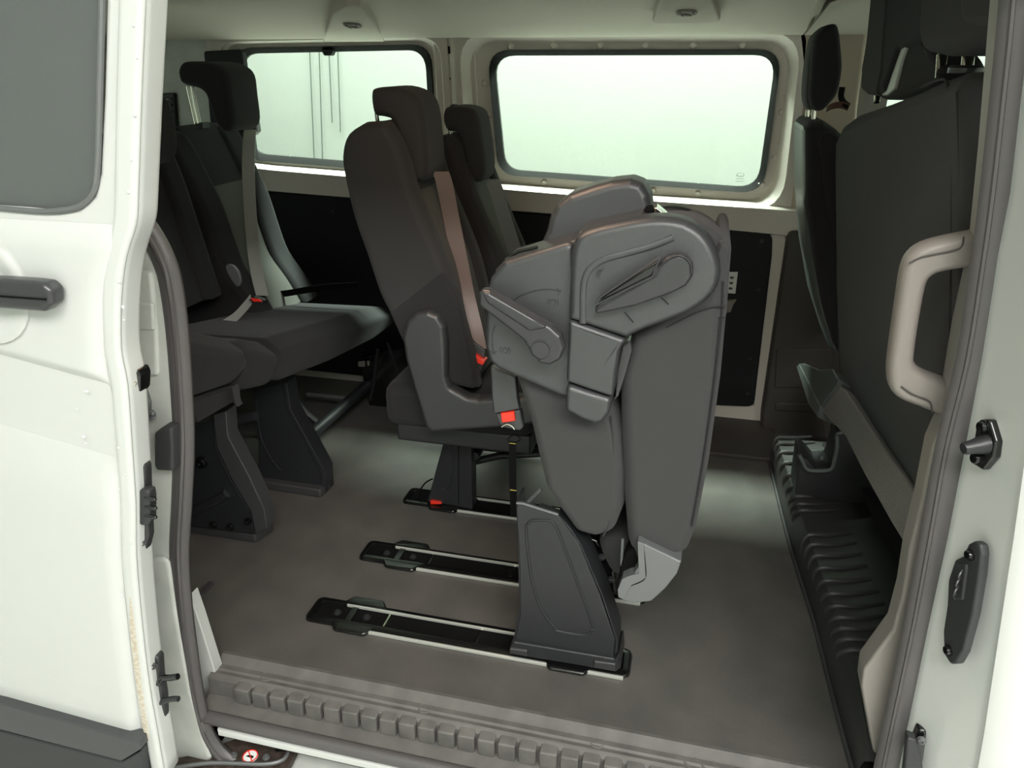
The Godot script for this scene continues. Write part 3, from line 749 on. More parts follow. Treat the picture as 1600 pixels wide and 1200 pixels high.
func sliding_door():
	var t := thing("sliding_door", "white sliding door with dark window standing open at the rear", "door")
	var m := M.new()
	var edge: PackedVector3Array = L([-0.6648,1.3972,-0.88,-0.6741,1.3633,-0.88,-0.7022,1.2617,-0.88,-0.7342,1.1409,-0.88,-0.7471,1.0974,-0.88,-0.7732,1.0515,-0.88,-0.7952,0.9942,-0.88,-0.8165,0.9089,-0.88,-0.8188,0.8517,-0.88,-0.8356,0.7445,-0.88,-0.8545,0.6306,-0.88,-0.8773,0.5251,-0.88,-0.8978,0.388,-0.88,-0.9163,0.2309,-0.88,-0.9251,0.1052,-0.88,-0.9338,-0.019,-0.88])
	var out := cro(edge, 3)
	# panel: the outline with the window left open towards its rear frame
	var loop := PackedVector3Array()
	for v in out: loop.append(v)
	loop.append_array(L([-1.02, -0.16, -0.88, -1.9, -0.16, -0.88, -1.9, 1.1, -0.88]))
	loop.append_array(rnd(L([-1.0612,1.1142,-0.88,-0.9268,1.1124,-0.88,-0.8755,1.1101,-0.88,-0.8401,1.1152,-0.88,-0.8114,1.1328,-0.88,-0.7946,1.1624,-0.88,-0.7636,1.2611,-0.88,-0.7304,1.3781,-0.88,-0.7268,1.3891,-0.88]), 0.01))
	loop.append_array(L([-1.9, 1.4, -0.88, -1.9, 1.44, -0.88]))
	slab(m, loop, Zd(0.048), 0.01, 0.012)
	obj("panel", m, paint, t)
	# rolled outer flange along the leading edge
	m = M.new()
	var fl := PackedVector3Array()
	for v in out: fl.append(v)
	var k := out.size()
	for i in k:
		var v := out[k - 1 - i]
		fl.append(v + Vector3(-0.028 - 0.008 * smoothstep(0.9, 1.1, v.y), 0, 0))
	slab(m, sh(fl, Vector3(0, 0, 0.007)), Zd(0.012), 0.009, 0.007, 4); obj("edge_flange", m, paint, t)
	# belly of the panel and the bright shoulder above it
	door_skin(t)
	#plate("lower_panel", t, paint, rnd(L([-1.5754,0.9204,-0.868,-1.0307,0.891,-0.868,-0.8607,0.8713,-0.868,-0.8579,0.8099,-0.868,-0.8754,0.671,-0.868,-0.9067,0.4886,-0.868,-0.9432,0.2655,-0.868,-0.9673,0.0933,-0.868,-1.288,0.1007,-0.868,-2.0218,0.1082,-0.868]), 0.05), Zd(0.014), 0.035, 0.013, 5)
	#plate("shoulder_panel", t, paint, rnd(L([-1.475,1.0647,-0.872,-0.9669,1.0995,-0.872,-0.8695,1.0976,-0.872,-0.7966,1.0948,-0.872,-0.7925,1.0613,-0.872,-0.822,0.9851,-0.872,-0.8458,0.899,-0.872,-1.0256,0.9193,-0.872,-1.5336,0.9557,-0.872]), 0.04), Zd(0.01), 0.03, 0.009, 5)
	#plate("pillar_crease", t, paint, rnd(L([-0.7062,1.3974,-0.872,-0.692,1.3971,-0.872,-0.7298,1.2617,-0.872,-0.769,1.1152,-0.872,-0.8036,1.0333,-0.872,-0.7966,1.07,-0.872,-0.7432,1.2616,-0.872]), 0.01), Zd(0.012), 0.006, 0.009, 3)
	# window
	m = M.new()
	tube(m, cro(L([-1.0606,1.1125,-0.879,-0.9708,1.1098,-0.879,-0.9054,1.1081,-0.879,-0.8724,1.1104,-0.879,-0.8366,1.1172,-0.879,-0.8103,1.1339,-0.879,-0.7937,1.1625,-0.879,-0.7647,1.2612,-0.879,-0.7376,1.3571,-0.879,-0.7263,1.3985,-0.879]), 4), 0.0042, 8); obj("window_seal", m, silver, t)
	plate("pane", t, dark_glass, L([-1.5134,1.0906,-0.888,-1.336,1.4134,-0.888,-0.7337,1.3995,-0.888,-0.7715,1.2608,-0.888,-0.8014,1.1628,-0.888,-0.8184,1.1331,-0.888,-0.847,1.1162,-0.888,-0.883,1.1102,-0.888,-0.9801,1.1097,-0.888]), Zd(0.005), 0.0005)
	# handle in its bowl
	m = M.new(); lathe(m, L([-1.0315,0.9895,-0.866])[0], Vector3(0, 0, 1), [[0.085, -0.006], [0.085, 0.003], [0.075, 0.006], [0.05, -0.003]], 28); obj("handle_bowl", m, paint, t)
	var hd := plate("handle", t, pla_gl, rnd(L([-1.0937,1.0132,-0.835,-0.9554,1.0174,-0.835,-0.9059,1.0178,-0.835,-0.8836,1.0165,-0.835,-0.873,1.0053,-0.835,-0.879,0.9843,-0.835,-0.8966,0.9725,-0.835,-0.9703,0.9717,-0.835,-1.1107,0.9691,-0.835]), 0.012), Zd(0.03), 0.009)
	m = M.new(); tube(m, L([-1.0881,0.9909,-0.833,-0.9613,0.9931,-0.833,-0.8819,0.994,-0.833]), 0.0012, 6); obj("seam", m, ink, hd)
	# black cladding at the bottom
	var cl := plate("cladding", t, pla, L([-1.9843,0.1248,-0.85,-1.2607,0.1275,-0.85,-0.944,0.1076,-0.85,-0.9458,0.087,-0.85,-0.9983,0.0415,-0.85,-1.2865,0.0482,-0.85,-2.0186,0.0624,-0.85]), Zd(0.03), 0.004)
	plate("cladding_lower", cl, pla_dk, L([-2.0281,0.0537,-0.853,-1.2924,0.0399,-0.853,-1.0023,0.0352,-0.853,-0.95,0.0791,-0.853,-0.9656,-0.023,-0.853,-1.4019,-0.2964,-0.853,-2.4013,-0.6255,-0.853]), Zd(0.03), 0.004)
	# dirt streak low on the flange
	var dirt := mottle(mat(Color(1, 1, 1), 0.7), ramp(0.03, Color(0.66, 0.6, 0.52), Color(0.8, 0.8, 0.77)), 6.0)
	plate("dirt_streak", t, dirt, cr(L([-0.9035,0.4451,-0.8722,-0.9095,0.3734,-0.8722,-0.923,0.2662,-0.8722,-0.9336,0.169,-0.8722,-0.9401,0.1012,-0.8722,-0.9516,0.0947,-0.8722,-0.9471,0.1656,-0.8722,-0.9353,0.2787,-0.8722,-0.9221,0.3707,-0.8722]), 3), Zd(0.004), 0.0015)
	# rain drops left on the paint
	var rng := RandomNumberGenerator.new(); rng.seed = 11
	m = M.new()
	var spots: PackedVector3Array = L([-0.9184,0.753,-0.872,-0.9166,0.7418,-0.872,-0.9187,0.8012,-0.872,-0.9233,0.6545,-0.872,-0.9505,0.6881,-0.872,-0.9417,0.6223,-0.872,-0.9452,0.5941,-0.872,-0.9261,0.6047,-0.872,-0.9043,0.6118,-0.872,-0.9564,0.6571,-0.872,-0.8876,0.9208,-0.872,-0.9367,0.9011,-0.872,-0.9349,0.9471,-0.872,-0.8802,0.9315,-0.872,-0.8557,0.7415,-0.872,-0.8734,0.663,-0.872,-0.8542,0.6931,-0.872,-0.8749,0.5571,-0.872,-0.8816,0.5168,-0.872,-0.9211,0.4419,-0.872,-0.7915,0.9778,-0.872,-0.795,0.9582,-0.872,-0.7888,1.0157,-0.872,-0.7446,1.1417,-0.872,-0.73,1.1833,-0.872,-0.7123,1.239,-0.872,-0.6941,1.3064,-0.872,-0.6905,1.3421,-0.872,-0.9529,0.9254,-0.872,-0.8945,0.8344,-0.872,-0.8897,0.8349,-0.872,-0.8834,0.9362,-0.872])
	for s in spots:
		var r := rng.randf_range(0.0012, 0.0028)
		lathe(m, s + Vector3(0, 0, -0.0005), Vector3(0, 0, 1), [[r, 0.0], [r * 0.85, r * 0.35], [r * 0.4, r * 0.6]], 8)
	obj("water_drops", m, drop, t).set_meta("kind", "stuff")
	# hardware on the end face of the door
	m = M.new(); slab(m, rnd(L([-0.8311,0.8636,-0.9,-0.8163,0.8683,-0.9,-0.8137,0.8547,-0.9,-0.8203,0.8303,-0.9,-0.8317,0.816,-0.9,-0.8384,0.8175,-0.9]), 0.01), Zd(0.03), 0.006)
	var la := obj("latch", m, gloss, t)
	m = M.new(); tube(m, cro(L([-0.8294,0.8337,-0.895,-0.8227,0.843,-0.895,-0.8188,0.8498,-0.895]), 3), 0.003, 8); obj("claw", m, chrome, la)
	m = M.new(); slab(m, rnd(L([-0.8619,0.7003,-0.9,-0.8495,0.7067,-0.9,-0.8403,0.6937,-0.9,-0.8545,0.6183,-0.9,-0.8653,0.5527,-0.9,-0.8786,0.5214,-0.9,-0.8966,0.5103,-0.9,-0.9021,0.52,-0.9]), 0.012), Zd(0.02), 0.005)
	var cn := obj("contact_block", m, pla_dk, t)
	plate("connector", cn, pla_dk, rnd(L([-0.8515,0.6556,-0.888,-0.8317,0.6572,-0.888,-0.8328,0.6413,-0.888,-0.8426,0.5963,-0.888,-0.8498,0.5863,-0.888,-0.8679,0.5834,-0.888]), 0.006), Zd(0.02), 0.005)
	for p in L([-0.8322,0.642,-0.889,-0.8348,0.6244,-0.889,-0.8387,0.6063,-0.889]):
		m = M.new(); lathe(m, p, Vector3(1, 0, 0), [[0.004, -0.01], [0.004, 0.008], [0.002, 0.011]], 10); obj("pin", m, gloss, cn)
	for p in L([-0.8511,0.6891,-0.897,-0.8767,0.5423,-0.897]): bolt(cn, p, Vector3(0.5, 0, 1), 0.005, pla)
	m = M.new(); slab(m, rnd(L([-0.9325,0.2599,-0.9,-0.911,0.2818,-0.9,-0.904,0.2756,-0.9,-0.9116,0.227,-0.9,-0.9149,0.1781,-0.9,-0.9247,0.1177,-0.9,-0.9462,0.078,-0.9,-0.9512,0.1023,-0.9]), 0.008), Zd(0.02), 0.005)
	var lo := obj("lower_latch", m, pla_dk, t)
	m = M.new(); tube(m, cro(L([-0.9174,0.2129,-0.9,-0.9042,0.2288,-0.9,-0.8864,0.2346,-0.9,-0.8683,0.2419,-0.9]), 3), 0.006, 8); obj("prong", m, gloss, lo)
	m = M.new(); tube(m, cro(L([-0.9238,0.1628,-0.9,-0.9074,0.1734,-0.9,-0.8918,0.1805,-0.9,-0.8785,0.1838,-0.9]), 3), 0.0055, 8); obj("prong", m, steel, lo)
	bolt(lo, L([-0.9137,0.2617,-0.896])[0], Vector3(0.4, 0, 1), 0.006, pla)

# the pressed skin below the window: a shoulder that tucks in sharply and comes back out slowly
func door_skin(t: Node3D):
	var rim: PackedVector3Array = cro(L([-0.7653,1.095,-0.879,-0.7807,1.0649,-0.879,-0.7992,1.0318,-0.879,-0.822,0.983,-0.879,-0.8455,0.9016,-0.879,-0.8478,0.888,-0.879,-0.85,0.8743,-0.879,-0.8514,0.8594,-0.879,-0.8508,0.8436,-0.879,-0.8543,0.8053,-0.879,-0.8663,0.7365,-0.879,-0.8872,0.6138,-0.879,-0.9101,0.5067,-0.879,-0.93,0.3779,-0.879,-0.9514,0.214,-0.879,-0.9664,0.0782,-0.879]), 5)
	var loops := []
	for i in rim.size():
		var e := rim[i]
		var row := PackedVector3Array()
		var lift := sin(clampf(float(i) / 6.0, 0.0, 1.0) * PI * 0.5)
		for k in 25:
			var f := k / 24.0
			var x := lerpf(e.x, -1.9, pow(f, 1.7))
			var y := e.y
			var yc := 0.8662 + (x + 0.83) * -0.1611   # the crease falls a little towards the front
			var d := yc - y
			var o := 0.012
			if d > 0.0: o = 0.012 - 0.026 * smoothstep(0.0, 0.045, d) * (1.0 - smoothstep(0.045, 0.26, d)) 
			var fade := smoothstep(0.0, 0.1, f)
			row.append(Vector3(x, y, -0.8795 + o * lift * fade))
		loops.append(row)
	var m := M.new(); loft(m, loops, false, true); obj("lower_skin", m, paint, t, 60.0)

func pillars():
	# rear jamb of the door opening
	var m := M.new()
	slab(m, rnd(L([-0.967,1.1053,-1.06,-0.905,1.0819,-1.06,-0.8851,1.0567,-1.06,-0.8767,0.982,-1.06,-0.8759,0.9147,-1.06,-0.8852,0.8196,-1.06,-0.898,0.7183,-1.06,-0.9346,0.5512,-1.06,-0.979,0.3327,-1.06,-1.0094,0.088,-1.06,-1.0105,-0.1215,-1.06,-0.9557,-0.2287,-1.06,-1.3492,-0.3888,-1.06]), 0.02), Zd(0.012), 0.004)
	var j := struct("trim_rear_jamb", m, primer)
	plate("pressing", j, primer, rnd(L([-0.9411,0.98,-1.052,-0.8836,0.9791,-1.052,-0.8973,0.8692,-1.052,-0.9125,0.7858,-1.052,-0.9758,0.777,-1.052]), 0.01), Zd(0.012), 0.006)
	plate("pressing", j, primer, rnd(L([-0.951,0.9242,-1.048,-0.89,0.9241,-1.048,-0.8983,0.874,-1.048,-0.9507,0.8708,-1.048]), 0.006), Zd(0.01), 0.004)
	plate("pressing", j, primer, rnd(L([-1.1049,0.3493,-1.05,-0.9721,0.3884,-1.05,-0.9824,0.2417,-1.05,-0.9914,0.0284,-1.05,-0.9743,-0.1811,-1.05,-1.1999,-0.2666,-1.05]), 0.02), Zd(0.012), 0.008)
	var t := thing("bump_stop", "black rubber bump stop on the white jamb beside the rear seal", "bump stop")
	m = M.new(); slab(m, rnd(L([-0.9264,0.6799,-1.03,-0.9104,0.6922,-1.03,-0.8856,0.6965,-1.03,-0.8913,0.6555,-1.03,-0.903,0.6046,-1.03,-0.9379,0.6011,-1.03,-0.9411,0.6116,-1.03]), 0.006), Zd(0.04), 0.006); obj("block", m, rubber, t)
	t = thing("striker_hook", "grey metal striker pin on the rear jamb above the bump stop", "striker")
	plate("base", t, silver, rnd(L([-0.9545,0.7574,-1.05,-0.9443,0.7546,-1.05,-0.9415,0.7308,-1.05,-0.9488,0.6976,-1.05,-0.9631,0.6762,-1.05,-0.9765,0.6719,-1.05]), 0.012), Zd(0.012), 0.005)
	m = M.new(); tube(m, cro(L([-0.9544,0.7107,-1.04,-0.941,0.7161,-1.04,-0.9297,0.7187,-1.04,-0.927,0.7126,-1.04,-0.9337,0.7067,-1.04,-0.9537,0.7017,-1.04]), 3), 0.005, 8); obj("pin", m, silver, t)
	# body side below, white sill end behind the seal
	m = M.new(); slab(m, L([-1.0198,0.2138,-1.14,-1.01,0.1534,-1.14,-0.9932,-0.0016,-1.14,-1.026,-0.129,-1.14,-1.0887,-0.1449,-1.14]), Zd(0.03), 0.003); struct("trim_sill_end", m, paint)
	# black rubber seal round the opening
	m = M.new()
	var ps: PackedVector3Array = cro(L([-0.9734,1.1139,-1.07,-0.9148,1.0745,-1.07,-0.8888,1.0418,-1.07,-0.8714,1.0018,-1.07,-0.8643,0.958,-1.07,-0.868,0.8774,-1.07,-0.8809,0.7667,-1.07,-0.899,0.6474,-1.07,-0.9288,0.5174,-1.07,-0.9594,0.3921,-1.07,-0.9762,0.2768,-1.07,-0.9875,0.1552,-1.07,-0.9968,-0.0115,-1.07,-0.9898,-0.1168,-1.07,-0.9543,-0.1819,-1.07,-0.8782,-0.2283,-1.07]), 4)
	sweep(m, ps, circ(0.0215, 12, 0.016), Vector3(0, 0, 1)); var sl := struct("trim_seal_rear", m, seal)
	m = M.new(); tube(m, sh(ps, Vector3(0.009, 0, 0.016)), 0.0045, 6); obj("lip", m, seal, sl)
	m = M.new()
	var pr: PackedVector3Array = cro(L([0.3382,1.4086,-1.11,0.35,1.3274,-1.11,0.3601,1.2481,-1.11,0.3724,1.1474,-1.11,0.3807,1.0644,-1.11,0.3923,0.9196,-1.11,0.3941,0.7782,-1.11,0.4031,0.6224,-1.11,0.4126,0.4422,-1.11,0.4207,0.2085,-1.11,0.4283,-0.0008,-1.11]), 4)
	sweep(m, pr, circ(0.0235, 12, 0.017), Vector3(0, 0, 1)); sl = struct("trim_seal_front", m, seal)
	m = M.new(); tube(m, sh(pr, Vector3(-0.012, 0, 0.014)), 0.0035, 6); obj("lip", m, seal, sl)
	# beige inner trim beside the seal
	m = M.new()
	slab(m, L([0.3295,1.4131,-1.15,0.3601,1.1986,-1.15,0.3772,1.062,-1.15,0.38,0.9429,-1.15,0.3887,0.8113,-1.15,0.3804,0.7558,-1.15,0.3838,0.6648,-1.15,0.3842,0.57,-1.15,0.3905,0.4796,-1.15,0.3897,0.4034,-1.15,0.3596,0.3094,-1.15,0.3626,0.2668,-1.15,0.422,0.0756,-1.15,0.4631,-0.0594,-1.15,0.5219,-0.0403,-1.15,0.4753,0.4008,-1.15,0.4245,0.9658,-1.15,0.3676,1.4121,-1.15]), Zd(0.05), 0.006)
	struct("trim_front_post", m, trim_m)
	# white outer post: from the seal forward to the outer skin
	m = M.new()
	var a0: PackedVector3Array = L([0.3483,1.4073,-1.1,0.3576,1.3132,-1.1,0.3785,1.1492,-1.1,0.3825,1.0668,-1.1,0.395,0.9236,-1.1,0.4046,0.7847,-1.1,0.4134,0.6308,-1.1,0.4199,0.4523,-1.1,0.4306,0.2221,-1.1,0.443,-0.0003,-1.1])
	var a1: PackedVector3Array = L([0.3548,1.405,-1.08,0.3631,1.313,-1.08,0.3809,1.1523,-1.08,0.3851,1.0716,-1.08,0.3986,0.9315,-1.08,0.4077,0.7954,-1.08,0.416,0.6446,-1.08,0.423,0.47,-1.08,0.4343,0.2448,-1.08,0.4461,0.027,-1.08])
	var a2: PackedVector3Array = L([0.3638,1.3963,-1,0.3741,1.3119,-1,0.3928,1.1647,-1,0.3993,1.0909,-1,0.4153,0.9631,-1,0.4317,0.8397,-1,0.4482,0.7036,-1,0.4677,0.5475,-1,0.4892,0.3463,-1,0.508,0.1521,-1])
	var a3: PackedVector3Array = L([0.3698,1.3946,-0.985,0.3779,1.3117,-0.985,0.3957,1.167,-0.985,0.4024,1.0946,-0.985,0.4186,0.969,-0.985,0.4337,0.8477,-0.985,0.4504,0.7141,-0.985,0.4685,0.5604,-0.985,0.4918,0.3633,-0.985,0.5109,0.1727,-0.985])
	var a4 := PackedVector3Array(); var a5 := PackedVector3Array()
	for v in a3: a4.append(Vector3(v.x + 0.03, v.y, -0.965)); a5.append(Vector3(1.0, v.y, -0.965))
	loft(m, [sh(a0, Vector3(0, 0, -0.04)), a0, a1, a2, a3, a4, a5], false)
	struct("trim_outer_post", m, paint)
	# striker pin
	t = thing("striker_pin", "black striker plate with a steel pin on the white front post", "striker")
	var q0 := Vector3(-0.95, 0, 0.31)
	plate("plate", t, gloss, rnd(L([0.4,0.8342,-1.0652,0.4016,0.8505,-1.058,0.406,0.8578,-1.0435,0.4133,0.8344,-1.0244,0.4149,0.8112,-1.0228,0.4118,0.7835,-1.0364,0.4072,0.7823,-1.0505,0.4032,0.7922,-1.0614]), 0.006), q0 * -0.012, 0.003)
	var pa: Vector3 = (L([0.4086,0.8216,-1.0408]))[0]; var pb: Vector3 = L([0.379,0.8165,-1.03])[0]
	m = M.new(); lathe(m, pa, pb - pa, [[0.016, -0.01], [0.013, 0.005], [0.0095, 0.02], [0.009, pa.distance_to(pb) - 0.003], [0.0075, pa.distance_to(pb)]], 18); obj("pin", m, steel, t)
	for p in L([0.4047,0.8433,-1.0495,0.4072,0.7953,-1.0489]): bolt(t, p, q0, 0.008, gloss)
	# long cover plate with raised signs
	t = thing("post_cover", "long black cover plate screwed low on the white front post", "cover plate")
	var cvp: PackedVector3Array = L([0.4182,0.665,-1.0339,0.4209,0.6778,-1.0238,0.4245,0.6806,-1.0125,0.4273,0.6664,-1.0058,0.4303,0.6355,-1.0011,0.4347,0.5723,-0.9968,0.4374,0.5001,-0.9991,0.4364,0.4727,-1.006,0.4332,0.4601,-1.0176,0.4277,0.464,-1.0341,0.4223,0.4993,-1.0453,0.4191,0.5449,-1.0486,0.4145,0.5854,-1.0567,0.4142,0.6234,-1.0523,0.4181,0.6426,-1.0374])
	plate("plate", t, pla_dk, rnd(cvp, 0.008), q0 * -0.014, 0.004)
	var cvt: PackedVector3Array = L([0.414,0.6246,-1.0426,0.4197,0.6399,-1.0227,0.4245,0.5793,-1.017,0.4184,0.5642,-1.0376])
	plate("raised_panel", t, pla_dk, rnd(cvt, 0.006), q0 * -0.012, 0.003)
	for p in L([0.422,0.6539,-1.0239,0.43,0.4804,-1.0247]): bolt(t, p, q0, 0.007, gloss)
	for k in 4:
		var c: Vector3 = (L([0.4191,0.6181,-1.0278,0.4194,0.6024,-1.0292,0.4201,0.5874,-1.0293,0.4203,0.5751,-1.0303]))[k]
		var ring := PackedVector3Array()
		for i in 14: ring.append(c + Vector3(cos(TAU * i / 14) * 0.006, sin(TAU * i / 14) * 0.007, -cos(TAU * i / 14) * 0.008))
		if k == 3: ring = PackedVector3Array([c + Vector3(-0.006, 0.006, 0.006), c + Vector3(0.006, 0.004, -0.006), c + Vector3(0, -0.004, 0)])
		m = M.new(); tube(m, ring, 0.0016, 6, true); obj("raised_sign", m, pla, t)
	# check block at the very bottom
	t = thing("check_bracket", "black bracket at the foot of the white front post", "bracket")
	plate("plate", t, gloss, rnd(L([0.4348,0.281,-1.06,0.4464,0.2812,-1.06,0.4587,0.2439,-1.06,0.4686,0.1793,-1.06,0.4515,0.1743,-1.06,0.4327,0.2514,-1.06]), 0.006), Zd(0.02), 0.004)
	plate("arm", t, pla_dk, rnd(L([0.4132,0.2796,-1.04,0.4276,0.2749,-1.04,0.4409,0.2468,-1.04,0.4542,0.1988,-1.04,0.4243,0.19,-1.04]), 0.006), Zd(0.02), 0.004)
	bolt(t, L([0.4407,0.2649,-1.055])[0], Vector3(-0.3, 0, 1), 0.006, silver)
	# grab handle
	t = thing("grab_handle", "beige plastic grab handle on the front door post", "handle")
	var gl: PackedVector3Array = cr(L([0.4028,1.0876,-1.17,0.3739,1.0808,-1.17,0.3416,1.0719,-1.17,0.3156,1.0615,-1.17,0.3002,1.0458,-1.17,0.2946,1.022,-1.17,0.2967,0.974,-1.17,0.2998,0.9193,-1.17,0.3038,0.8679,-1.17,0.3122,0.8368,-1.17,0.3289,0.8203,-1.17,0.36,0.8096,-1.17,0.3907,0.8,-1.17,0.4359,0.7879,-1.17,0.4241,0.8423,-1.17,0.3862,0.8562,-1.17,0.3539,0.8676,-1.17,0.34,0.8798,-1.17,0.3358,0.897,-1.17,0.3321,0.9521,-1.17,0.331,1.0006,-1.17,0.3364,1.0162,-1.17,0.3516,1.0237,-1.17,0.3798,1.0311,-1.17,0.4137,1.0396,-1.17]), 3)
	plate("grip", t, trim_m, gl, Zd(0.045), 0.012, 0.018, 4)
	m = M.new(); tube(m, cro(L([0.3238,0.8453,-1.168,0.3412,0.8343,-1.168,0.3652,0.8262,-1.168,0.3713,0.8183,-1.168,0.3745,0.8067,-1.168]), 3), 0.0012, 6); obj("seam", m, trim_dk, t)
	m = M.new(); tube(m, cro(L([0.2985,1.035,-1.168,0.3134,1.0452,-1.168,0.3447,1.0543,-1.168,0.3598,1.0607,-1.168,0.3619,1.0698,-1.168,0.3612,1.077,-1.168]), 3), 0.0012, 6); obj("seam", m, trim_dk, t)

func rail(label: String, x0: float, x1: float, zc: float, tabs: Array):
	var t := thing("floor_rail", label, "rail", "seat rails set into the floor")
	var m := M.new()
	var w := 0.037
	var bright := mat(Color(0.86, 0.87, 0.84), 0.3, 0.6)
	var ring := func(h: float, y: float) -> PackedVector3Array:
		return rnd(PackedVector3Array([Vector3(x0 - h, y, zc - w - h), Vector3(x1 + h, y, zc - w - h), Vector3(x1 + h, y, zc + w + h), Vector3(x0 - h, y, zc + w + h)]), 0.012 + maxf(h, -0.008), 4)
	loft(m, [ring.call(0.009, 0.0005), ring.call(0.006, 0.008), ring.call(0.0, 0.010), ring.call(-0.009, 0.010), ring.call(-0.011, 0.0015)], true, true)
	obj("frame", m, gloss, t)
	m = M.new(); box(m, Vector3((x0 + x1) / 2, 0.0015, zc), Vector3(x1 - x0 - 0.02, 0.002, w * 2 - 0.02), 0.0005); obj("channel", m, ink, t)
	m = M.new(); box(m, Vector3((x0 + x1) / 2 + 0.07, 0.005, zc + 0.0505), Vector3(x1 - x0 - 0.15, 0.009, 0.007), 0.002); obj("edge_strip", m, bright, t)
	for s in [-1]:
		m = M.new(); box(m, Vector3((x0 + x1) / 2 + 0.03, 0.009, zc + s * 0.0265), Vector3(x1 - x0 - 0.1, 0.008, 0.0045), 0.0012); obj("runner", m, bright, t)
	for f in [0.13, 0.25, 0.55]:
		m = M.new(); box(m, Vector3(lerpf(x0, x1, f), 0.005, zc), Vector3(0.004 if f > 0.2 else 0.016, 0.008, w * 2 - 0.024), 0.001); obj("divider", m, chrome if f > 0.2 else gloss, t)
	for f in [0.08, 0.18]: bolt(t, Vector3(lerpf(x0, x1, f), 0.002, zc), Vector3(0, 1, 0), 0.008, steel)
	for q in tabs:
		var x: float = q[0]; var s: float = q[1]
		m = M.new()
		slab(m, rnd(PackedVector3Array([Vector3(x - 0.065, 0.011, zc + s * w * 0.9), Vector3(x + 0.065, 0.011, zc + s * w * 0.9), Vector3(x + 0.04, 0.011, zc + s * (w + 0.028)), Vector3(x - 0.04, 0.011, zc + s * (w + 0.028))]), 0.014), Vector3(0, -0.0105, 0), 0.005); obj("tab", m, gloss, t)

func rails():
	rail("glossy black floor rail nearest the sill, the folded seat's near leg on it", -0.87, -0.065, -1.392, [[-0.745, 1.0], [-0.745, -1.0], [-0.2, 1.0]])
	rail("glossy black floor rail in the middle of the floor, second from the sill", -0.845, -0.05, -1.66, [[-0.72, 1.0], [-0.72, -1.0], [-0.2, 1.0]])
	rail("glossy black floor rail under the unfolded middle seat's leg", -0.835, 0.0, -1.97, [[-0.7, 1.0], [-0.7, -1.0]])
	rail("glossy black floor rail farthest from the sill, under the far middle seat", -0.82, 0.0, -2.4, [[-0.7, 1.0]])

# one seat back: front and back edges of its side outline (top to bottom) on its near side, at z0, carried to z1
func seat_back(t: Node3D, front: PackedVector3Array, back: PackedVector3Array, z1: float, fm: Material, panel_to: float, bw := 0.075, im: Material = insert):
	var z0 := front[0].z
	var w := z0 - z1
	var fs := cro(front, 4); var bs := cro(back, 3)
	var rim := PackedVector3Array()
	for v in fs: rim.append(v)
	var inv := bs.duplicate(); inv.reverse()
	for v in inv: rim.append(v)
	var core := PackedVector3Array()
	for v in fs: core.append(Vector3(v.x - 0.032, v.y - 0.004, z0 - bw * 0.5))
	for v in inv: core.append(Vector3(v.x + 0.004, v.y - 0.006, z0 - bw * 0.5))
	plate("backrest_core", t, fm, core, Zd(w - bw), 0.012)
	plate("side_bolster", t, fm, rim, Zd(bw), 0.022, 0.03, 5)
	plate("side_bolster", t, fm, sh(rim, Zd(w - bw)), Zd(bw), 0.022, 0.03, 5)
	# upper panel and the grey woven insert below it, laid in the hollow
	var n := fs.size()
	var cut := int(n * panel_to)
	var up := PackedVector3Array(); var lo := PackedVector3Array()
	for i in n:
		var q := Vector3(fs[i].x - 0.028, fs[i].y, (z0 + z1) * 0.5)
		if i >= 2 and i <= cut: up.append(q)
		if i >= cut: lo.append(q)
	var m := M.new(); strap(m, up, Vector3(0, 0, w * 0.5 - bw * 0.85), 0.03); obj("upper_panel", m, fm, t)
	m = M.new(); strap(m, lo, Vector3(0, 0, w * 0.5 - bw * 0.85), 0.022); obj("woven_insert", m, im, t)

func headrest(t: Node3D, side: PackedVector3Array, depth: float, fm: Material, posts: Array):
	var h := plate("headrest", t, fm, cr(side, 3), Zd(depth), 0.018, 0.03, 5)
	for p in posts: bar("post", h, chrome, p, 0.0055)

